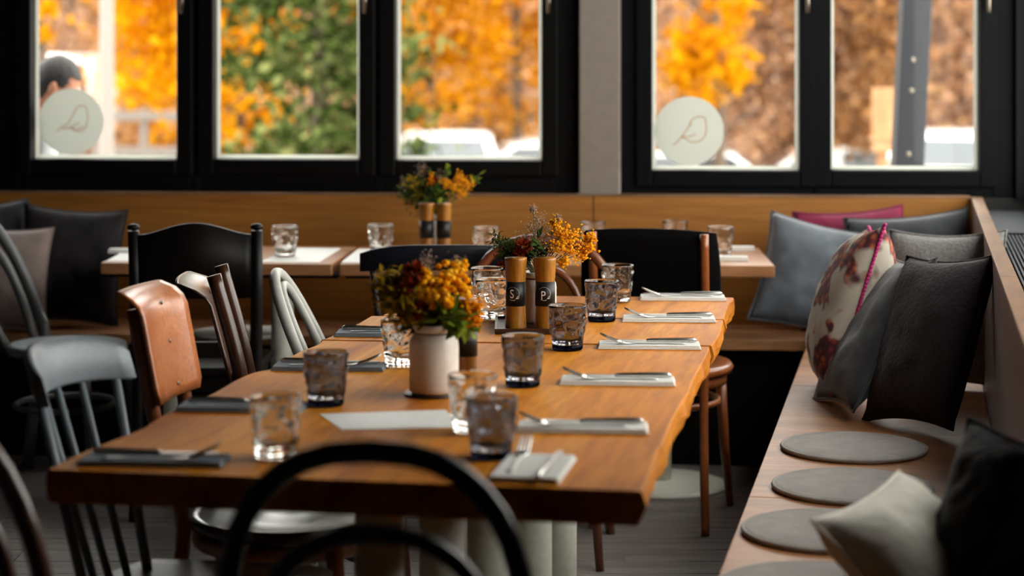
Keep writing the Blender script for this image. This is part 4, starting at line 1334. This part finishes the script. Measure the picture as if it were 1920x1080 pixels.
def tree(label, px, d, rx, z0, z1, n, size, kind, seed, shape='round', clumps=60, crown='foliage', name='autumn_tree'):
    rng = np.random.default_rng(seed)
    x = (px - CX) * d / F; gz = ground_z(d)
    t = empty(name, (x, d, gz), 0, label, 'tree', 'trees beyond the car park')
    m = MB()
    H = z1 - gz
    m.tube(spline([(0, 0, 0), (.05, .03, H * .3), (-.04, .05, H * .6), (0, 0, H * .95)], 4), [max(.02, .14 * (1 - k / 13)) for k in range(13)], 8)
    for k in range(9):
        q = k * 2.4; zb = (z0 - gz) + (H - (z0 - gz)) * (k / 10) * .8
        r = rx * (.8 if shape == 'round' else .9 * (1 - k / 10))
        m.tube([(0, 0, zb), (r * .5 * math.cos(q), r * .5 * math.sin(q), zb + .3), (r * math.cos(q), r * math.sin(q), zb + (.6 if shape == 'round' else -.1))], [.05, .03, .01], 5)
    m.build('trunk', M['bark'], t)
    c = []
    while len(c) < clumps:
        if shape == 'cone':
            v = rng.uniform(0, 1) ** 1.5; r = rx * (1 - v) ** .8 * rng.uniform(.55, 1) ; q = rng.uniform(0, 6.283)
            c.append((r * math.cos(q), r * math.sin(q), (z0 - gz) + (H - (z0 - gz)) * v))
        else:
            p = rng.uniform(-1, 1, 3)
            if .25 < (p * p).sum() < 1: c.append((p[0] * rx, p[1] * rx, (z0 + z1) / 2 - gz + p[2] * (z1 - z0) / 2))
    c = np.array(c)
    idx = rng.integers(0, len(c), n)
    sp = rx * (.19 if shape == 'round' else .17)
    pts = c[idx] + rng.normal(size=(n, 3)) * np.array([sp, sp, sp * (.8 if shape == 'round' else .45)])
    pts[:, 2] = np.maximum(pts[:, 2], .05)
    leaves(crown, pts, size, LM[kind], t, rng)
    return t
tree('gold tree seen between the first and second windows', 342, 27, 1.15, .35, 6.5, 7500, .085, 'gold', 1, clumps=110)
tree('gold tree partly covered by the green conifer', 440, 30, 1.0, -.8, 6.0, 5000, .085, 'gold', 2, clumps=80)
tree('green conifer filling the second window', 592, 22, 1.35, -.9, 8.0, 15000, .07, 'fir', 3, shape='cone', clumps=230, name='fir_tree')
tree('gold tree showing through the top of the conifer', 560, 34, 1.3, .8, 7.0, 5000, .09, 'gold', 4)
tree('amber tree filling the left half of the third window', 800, 33.6, 1.28, -.2, 7.5, 7000, .09, 'amber', 5, clumps=90)
tree('amber tree filling the right half of the third window', 965, 37.6, 1.6, .1, 7.5, 7500, .095, 'amber', 6, clumps=90)
tree('gold tree in the window right of the pillar', 1345, 35, .95, .0, 6.0, 3200, .10, 'gold', 7, clumps=34)
tree('copper tree behind the gold one right of the pillar', 1300, 44, 2.2, -1.6, 9, 9000, .11, 'copper', 8, clumps=90)
tree('copper tree at the bar between the two right windows', 1500, 45, 2.1, -1.6, 9, 9000, .11, 'copper', 9, clumps=90)
tree('rust tree left of the dark post', 1640, 43, 1.9, -1.2, 9, 7500, .11, 'rust', 10, clumps=70)
tree('copper tree right of the dark post', 1800, 44, 2.1, -1.6, 9, 9000, .11, 'copper', 11, clumps=90)
tree('copper tree in the upper left window behind the van', 130, 44, 2.4, .8, 9, 6000, .11, 'copper', 12, clumps=60)
tree('rust tree between the lamp post and the gold tree', 262, 42, 1.2, -1.6, 7, 5000, .10, 'rust', 13, clumps=60)
tree('sparse amber twig tree at the left edge of the first window', 78, 24, .30, 1.5, 4.2, 700, .07, 'gold', 14, clumps=14)
tree('low rust shrub behind the pale fence', 245, 29, .9, -1.1, .35, 3500, .07, 'rust', 15, clumps=50, name='shrub')
tree('low gold shrub at the right end of the pale fence', 345, 29.5, .8, -1.1, .25, 2500, .07, 'amber', 16, clumps=40, name='shrub')
tree('tall copper tree behind the amber trees', 880, 46, 2.6, -1.6, 10, 8000, .12, 'rust', 17, clumps=80)

# pale rail fence
fx0, fx1, fd = (188 - CX) * 26 / F, (352 - CX) * 26 / F, 26
fe = empty('rail_fence', ((fx0 + fx1) / 2, fd, ground_z(fd)), 0, 'pale wooden rail fence beyond the first window', 'fence')
L = (fx1 - fx0) / 2
for k in range(3):
    x = -L + L * k; m = MB(); m.box((x - .05, -.05, 0), (x + .05, .05, 1.9)); m.build('fence_post', M['pale_metal'], fe, smooth=False, bevel=.01)
for z in (1.28, 1.74):
    m = MB(); m.box((-L - .1, -.09, z), (L + .1, -.05, z + .13)); m.build('rail', M['pale_metal'], fe, smooth=False, bevel=.01)
# lamp post
p = at(200, 300, 15); lp = empty('street_lamp', (p.x, p.y, ground_z(15)), 0, 'pale grey lamp post standing behind the first window', 'lamp')
m = MB(); m.tube([(0, 0, 0), (0, 0, .5), (0, 0, 4.6)], [.075, .06, .05], 12); m.build('pole', M['pale_metal'], lp)
m = MB(); m.tube(spline([(0, 0, 4.55), (.05, 0, 4.8), (.3, 0, 4.95), (.7, 0, 4.95)], 4), .03, 8); m.build('arm', M['pale_metal'], lp)
m = MB(); m.lathe([(0, 0), (.14, .0), (.16, .05), (.10, .12), (0, .14)], 16, (.72, 0, 4.84)); m.build('lamp_head', M['pale_metal'], lp)
# dark post on the terrace
p0, p1 = at(1701, 310, 9.2), at(1716, 0, 9.2)
ln = (p1.x - p0.x) / (p1.z - p0.z)
po = empty('terrace_post', (p0.x - ln * (p0.z + .3), 9.2, -.3), 0, 'dark blue-grey post leaning outside the rightmost window', 'post')
m = MB(); V = []
for z in (0, 2.9):
    V.append([m.bm.verts.new((ln * z + sx * .066, sy * .066, z)) for sx, sy in ((-1, -1), (1, -1), (1, 1), (-1, 1))])
m.bm.faces.new(V[0][::-1]); m.bm.faces.new(V[1])
for k in range(4): m.bm.faces.new((V[0][k], V[0][(k + 1) % 4], V[1][(k + 1) % 4], V[1][k]))
m.build('shaft', M['post'], po, smooth=False, bevel=.006)
for z in (1.29, 1.58, 1.72):
    m = MB(); m.ball((ln * z - .01, -.067, z), .011, 2, (1, .4, 1)); m.build('bolt', M['bolt'], po)
m = MB(); m.box((-.1, -.1, 0), (.1, .1, .012)); m.build('foot_plate', M['post'], po, smooth=False)
# pale wooden notice board
p0, p1 = at(1657, 285, 18), at(1657, 165, 18)
nb = empty('notice_board', (p0.x, 18, ground_z(18)), 0, 'pale wooden board on a post left of the dark post', 'board')
m = MB(); m.box((-.105, -.03, p0.z - ground_z(18)), (.105, .03, p1.z - ground_z(18))); m.build('board', M['pale_wood'], nb, smooth=False, bevel=.008)
m = MB(); m.box((-.075, -.036, p0.z - ground_z(18) + .18), (.075, -.03, p1.z - ground_z(18) - .06)); m.build('panel', M['pale_wood'], nb, smooth=False)
m = MB(); m.box((-.125, -.05, p0.z - ground_z(18) + .11), (.125, .05, p0.z - ground_z(18) + .14)); m.build('ledge', M['pale_wood'], nb, smooth=False)
m = MB(); m.box((-.045, .03, 0), (.045, .11, p1.z - ground_z(18) - .05)); m.build('post', M['pale_wood'], nb, smooth=False)

# ------------------------------------------------------------------ cars
def car(label, px, d, yaw, L=4.2, W=1.74, H=1.45, van=False, name='car'):
    t = empty(name, ((px - CX) * d / F, d, ground_z(d)), R(yaw), label, 'van' if van else 'car', None if van else 'white cars in the car park')
    hL = L / 2
    hood = .92 if not van else 1.15
    # lower body: side profile swept across the width with a tumblehome
    prof = [(-hL, .38), (-hL + .02, .62), (-hL + .10, hood * .93), (-hL + .9, hood), (hL - .5, hood * 1.02), (hL - .06, hood * .92), (hL, .60), (hL - .03, .34), (hL - .5, .24), (-hL + .5, .24)]
    m = MB(); rows = []
    for s in (-1, -.94, -.7, 0, .7, .94, 1):
        k = 1 - (.05 if abs(s) == 1 else .015 if abs(s) > .9 else 0); y = s * W / 2
        rows.append([(x * (k if abs(s) > .9 else 1), y, .24 + (z - .24) * k) for x, z in prof])
    V = m.grid(rows, closed_u=True); m.bm.faces.new(V[0]); m.bm.faces.new(V[-1][::-1])
    m.build('lower_body', M['car_white'], t)
    # cabin
    if van: cab = [(-hL + .35, hood - .04), (-hL + 1.05, H - .12), (-hL + 1.5, H), (hL - .15, H), (hL - .06, H - .1), (hL - .05, hood - .04)]
    else: cab = [(-hL + .95, hood - .04), (-hL + 1.65, H - .07), (-hL + 2.1, H), (hL - 1.2, H - .02), (hL - .75, H - .12), (hL - .25, hood - .03)]
    m = MB(); rows = []
    for s in (-1, -.9, -.5, 0, .5, .9, 1):
        rows.append([(x, s * W / 2 * (.97 - .20 * (z - hood) / (H - hood)), z - (.05 if abs(s) == 1 and z > hood else (.015 if abs(s) == .9 and z > hood else 0))) for x, z in cab])
    V = m.grid(rows, closed_u=True); m.bm.faces.new(V[0]); m.bm.faces.new(V[-1][::-1])
    cb = m.build('roof', M['car_white'], t)
    def pane(q):
        mm = MB(); c = sum((Vector(p) for p in q), Vector()) / 4
        n = (Vector(q[1]) - Vector(q[0])).cross(Vector(q[2]) - Vector(q[0])).normalized()
        if n.dot(c - Vector((0, 0, .9))) < 0: n = -n
        a = [mm.bm.verts.new(Vector(p).lerp(c, .10) + n * .012) for p in q]; b = [mm.bm.verts.new(Vector(p).lerp(c, .10) - n * .01) for p in q]
        mm.bm.faces.new(a); mm.bm.faces.new(b[::-1])
        for k in range(4): mm.bm.faces.new((a[k], a[(k + 1) % 4], b[(k + 1) % 4], b[k]))
        mm.build('window', M['car_glass'], cb, smooth=False)
    wd_ = lambda z: W / 2 * (.97 - .20 * (z - hood) / (H - hood))
    zl, zh = hood + .02, H - .09
    def xf(z): (xa, za), (xb, zb) = cab[0], cab[1]; return xa + (xb - xa) * (z - za) / (zb - za)
    def xr(z): (xa, za), (xb, zb) = cab[5], cab[4]; return xa + (xb - xa) * (z - za) / (zb - za)
    pane([(xf(zl), -wd_(zl) * .92, zl), (xf(zl), wd_(zl) * .92, zl), (xf(zh), wd_(zh) * .9, zh), (xf(zh), -wd_(zh) * .9, zh)])
    pane([(xr(zl), -wd_(zl) * .92, zl), (xr(zl), wd_(zl) * .92, zl), (xr(zh), wd_(zh) * .9, zh), (xr(zh), -wd_(zh) * .9, zh)])
    xm = (xf(zl) + xr(zl)) / 2
    for s in (-1, 1):
        pane([(xf(zl) + .1, s * wd_(zl), zl), (xm - .04, s * wd_(zl), zl), (xm - .04, s * wd_(zh), zh), (xf(zh) + .06, s * wd_(zh), zh)])
        if not van: pane([(xm + .04, s * wd_(zl), zl), (xr(zl) - .15, s * wd_(zl), zl), (xr(zh) - .1, s * wd_(zh), zh), (xm + .04, s * wd_(zh), zh)])
        for x in (-hL + .78, hL - .78):
            mm = MB(); mm.tube([(x, s * (W / 2 - .19), .315), (x, s * (W / 2 - .005), .315)], .315, 24); w = mm.build('wheel', M['tyre'], t, smooth=False, bevel=.03)
            mm = MB(); mm.tube([(x, s * (W / 2 - .01), .315), (x, s * (W / 2 + .004), .315)], .19, 16); mm.build('hub', M['alloy'], w, smooth=False)
        mm = MB(); mm.ball((-hL + .06, s * W * .36, .68), .11, 2, (.6, 1.4, .7)); mm.build('headlamp', M['alloy'], t)
        mm = MB(); mm.ball((hL - .05, s * W * .40, .72), .10, 2, (.5, 1, 1.3)); mm.build('tail_lamp', M['lamp_red'], t)
        mm = MB(); mm.ball((-hL + 1.25, s * (W / 2 + .06), hood + .06), .09, 2, (.6, 1, .7)); mm.build('mirror', M['car_white'], t)
    mm = MB(); mm.box((-hL - .012, -.26, .42), (-hL + .02, .26, .53)); mm.build('number_plate', M['paper'], t, smooth=False)
    return t
car('white car facing the third window, its domed roof above the sill', 836, 30, 90)
car('white car at the lower right of the third window', 1000, 35, 8)
car('white car behind the round sticker right of the pillar', 1335, 40, 172)
car('white car mostly hidden by the bar between the right windows', 1525, 43.4, 4)
car('white car right of the dark post, rear window showing', 1775, 31, 252)
car('tall white van beyond the head of the person', 60, 30.5, 90, 5.0, 1.9, 2.62, True, 'van')

# ------------------------------------------------------------------ person outside the first window
def skin(name, V, E, rad, mat, parent, sub=1):
    me = bpy.data.meshes.new(name)
    me.from_pydata(V, E, [])
    me.materials.append(mat)
    o = link(bpy.data.objects.new(name, me)); o.parent = parent
    o.modifiers.new('skin', 'SKIN')
    layer = me.skin_vertices[0] if me.skin_vertices else None
    if layer is None:
        bm = bmesh.new(); bm.from_mesh(me); bm.verts.layers.skin.verify(); bm.to_mesh(me); bm.free(); layer = me.skin_vertices[0]
    for k, r in enumerate(rad):
        layer.data[k].radius = (r, r) if not isinstance(r, tuple) else r
        layer.data[k].use_root = k == 0
    s = o.modifiers.new('sub', 'SUBSURF'); s.levels = sub; s.render_levels = sub
    o.modifiers['skin'].use_smooth_shade = True
    return o
pp = at(84, 160, 8.25)
pe = empty('person', (pp.x, pp.y, -.3), R(-78), 'person with short dark hair and white shirt outside the leftmost window, facing right', 'person')
V = [(0, 0, .95), (0, .01, 1.12), (0, .0, 1.30), (0, -.01, 1.42), (0, .0, 1.50), (0, .03, 1.56)]
E = [(i, i + 1) for i in range(5)]
rad = [(.15, .11), (.13, .10), (.16, .11), (.10, .08), .055, .055]
def add(chain, start, rs):
    i = start
    for p, r in zip(chain, rs):
        V.append(p); rad.append(r); E.append((i, len(V) - 1)); i = len(V) - 1
    return i
for s in (-1, 1):
    w = add([(s * .17, -.01, 1.41), (s * .215, -.01, 1.14), (s * .20, .12, .93), (s * .195, .16, .87)], 3, [.058, .045, .034, .036])
    for k, (dx, l) in enumerate(((-.028, .065), (-.010, .075), (.009, .07), (.027, .055))):
        add([(s * .195 + dx, .19, .845), (s * .195 + dx * 1.1, .205, .845 - l * .5), (s * .195 + dx * 1.1, .20, .845 - l)], w, [.010, .009, .008])
    add([(s * .165, .195, .87), (s * .155, .215, .845)], w, [.011, .009])
    add([(s * .09, .0, .88), (s * .095, .015, .50), (s * .10, -.01, .10), (s * .105, .10, .04)], 0, [.085, .058, .042, .038])
skin('body', V, E, rad, M['skin'], pe)
Vs = [(0, 0, .94), (0, .01, 1.12), (0, .0, 1.30), (0, -.01, 1.43), (0, .0, 1.475)]; Es = [(0, 1), (1, 2), (2, 3), (3, 4)]; rs = [(.165, .125), (.15, .12), (.178, .128), (.115, .095), .066]
for s in (-1, 1):
    b0 = len(Vs); Vs += [(s * .175, -.01, 1.41), (s * .215, -.01, 1.14), (s * .202, .11, .94)]; Es += [(3, b0), (b0, b0 + 1), (b0 + 1, b0 + 2)]; rs += [.072, .058, .047]
skin('shirt', Vs, Es, rs, M['shirt'], pe)
Vt = [(0, 0, .96)]; Et = []; rt = [(.16, .12)]
for s in (-1, 1):
    b0 = len(Vt); Vt += [(s * .092, 0, .86), (s * .095, .015, .50), (s * .10, -.01, .09)]; Et += [(0, b0), (b0, b0 + 1), (b0 + 1, b0 + 2)]; rt += [.10, .075, .062]
skin('trousers', Vt, Et, rt, M['trouser'], pe)
for s in (-1, 1):
    m = MB(); m.ball((s * .103, .06, .045), .05, 3, (.95, 2.6, .9)); m.build('shoe', M['tyre'], pe)
# head: skull, jaw, nose, brow, ears in one surface; hair over it
hc = Vector((0, .045, 1.615)); tl = R(14)
def head_pt(v, k=1.0):
    x, y, z = v
    j = max(0, -z)
    X = x * .078 * (1 - .22 * j); Y = y * .098 * (1 - .10 * j) + .022 * j * (1 if y > -.2 else .2); Z = z * .118
    if y > .75: 
        Y += .026 * math.exp(-((x / .16) ** 2)) * math.exp(-(((z + .16) / .17) ** 2))
        Y -= .007 * math.exp(-(((abs(x) - .33) / .15) ** 2)) * math.exp(-(((z - .02) / .10) ** 2))
        Y -= .004 * math.exp(-((x / .3) ** 2)) * math.exp(-(((z + .45) / .05) ** 2))
    p = Vector((X, Y, Z)) * k
    return hc + Matrix.Rotation(-tl, 3, 'X') @ p
m = MB()
d = bmesh.ops.create_icosphere(m.bm, subdivisions=4, radius=1)
for v in d['verts']: v.co = head_pt(v.co)
for s in (-1, 1):
    d = bmesh.ops.create_icosphere(m.bm, subdivisions=2, radius=1)
    for v in d['verts']: v.co = hc + Matrix.Rotation(-tl, 3, 'X') @ Vector((s * .079 + v.co.x * .012, -.008 + v.co.y * .019, -.012 + v.co.z * .033))
m.build('head', M['skin'], pe)
m = MB()
d = bmesh.ops.create_icosphere(m.bm, subdivisions=4, radius=1)
kill = []
for v in d['verts']:
    c = v.co.copy()
    if c.z < (-.5 if c.y < -.25 else (-.30 + .5 * (c.y + .25) if c.y < .55 else .30)) : kill.append(v)
    else: v.co = head_pt(c, 1.085 + .03 * noise.noise(c * 5))
bmesh.ops.delete(m.bm, geom=kill, context='VERTS')
m.build('hair', M['hair'], pe)
for s in (-1, 1):
    m = MB(); q = hc + Matrix.Rotation(-tl, 3, 'X') @ Vector((s * .028, .089, .003)); m.ball(q.to_tuple(), .011, 2); m.build('eye', M['ink'], pe)
    m = MB(); m.ball((q + Vector((0, .0085, -.001))).to_tuple(), .0052, 2); m.build('iris', M['hair'], pe)
m = MB(); q = hc + Matrix.Rotation(-tl, 3, 'X') @ Vector((0, .104, -.056)); m.ball(q.to_tuple(), .022, 2, (1, .35, .3)); m.build('lips', plain('lips', lin(170, 90, 80), .5), pe)
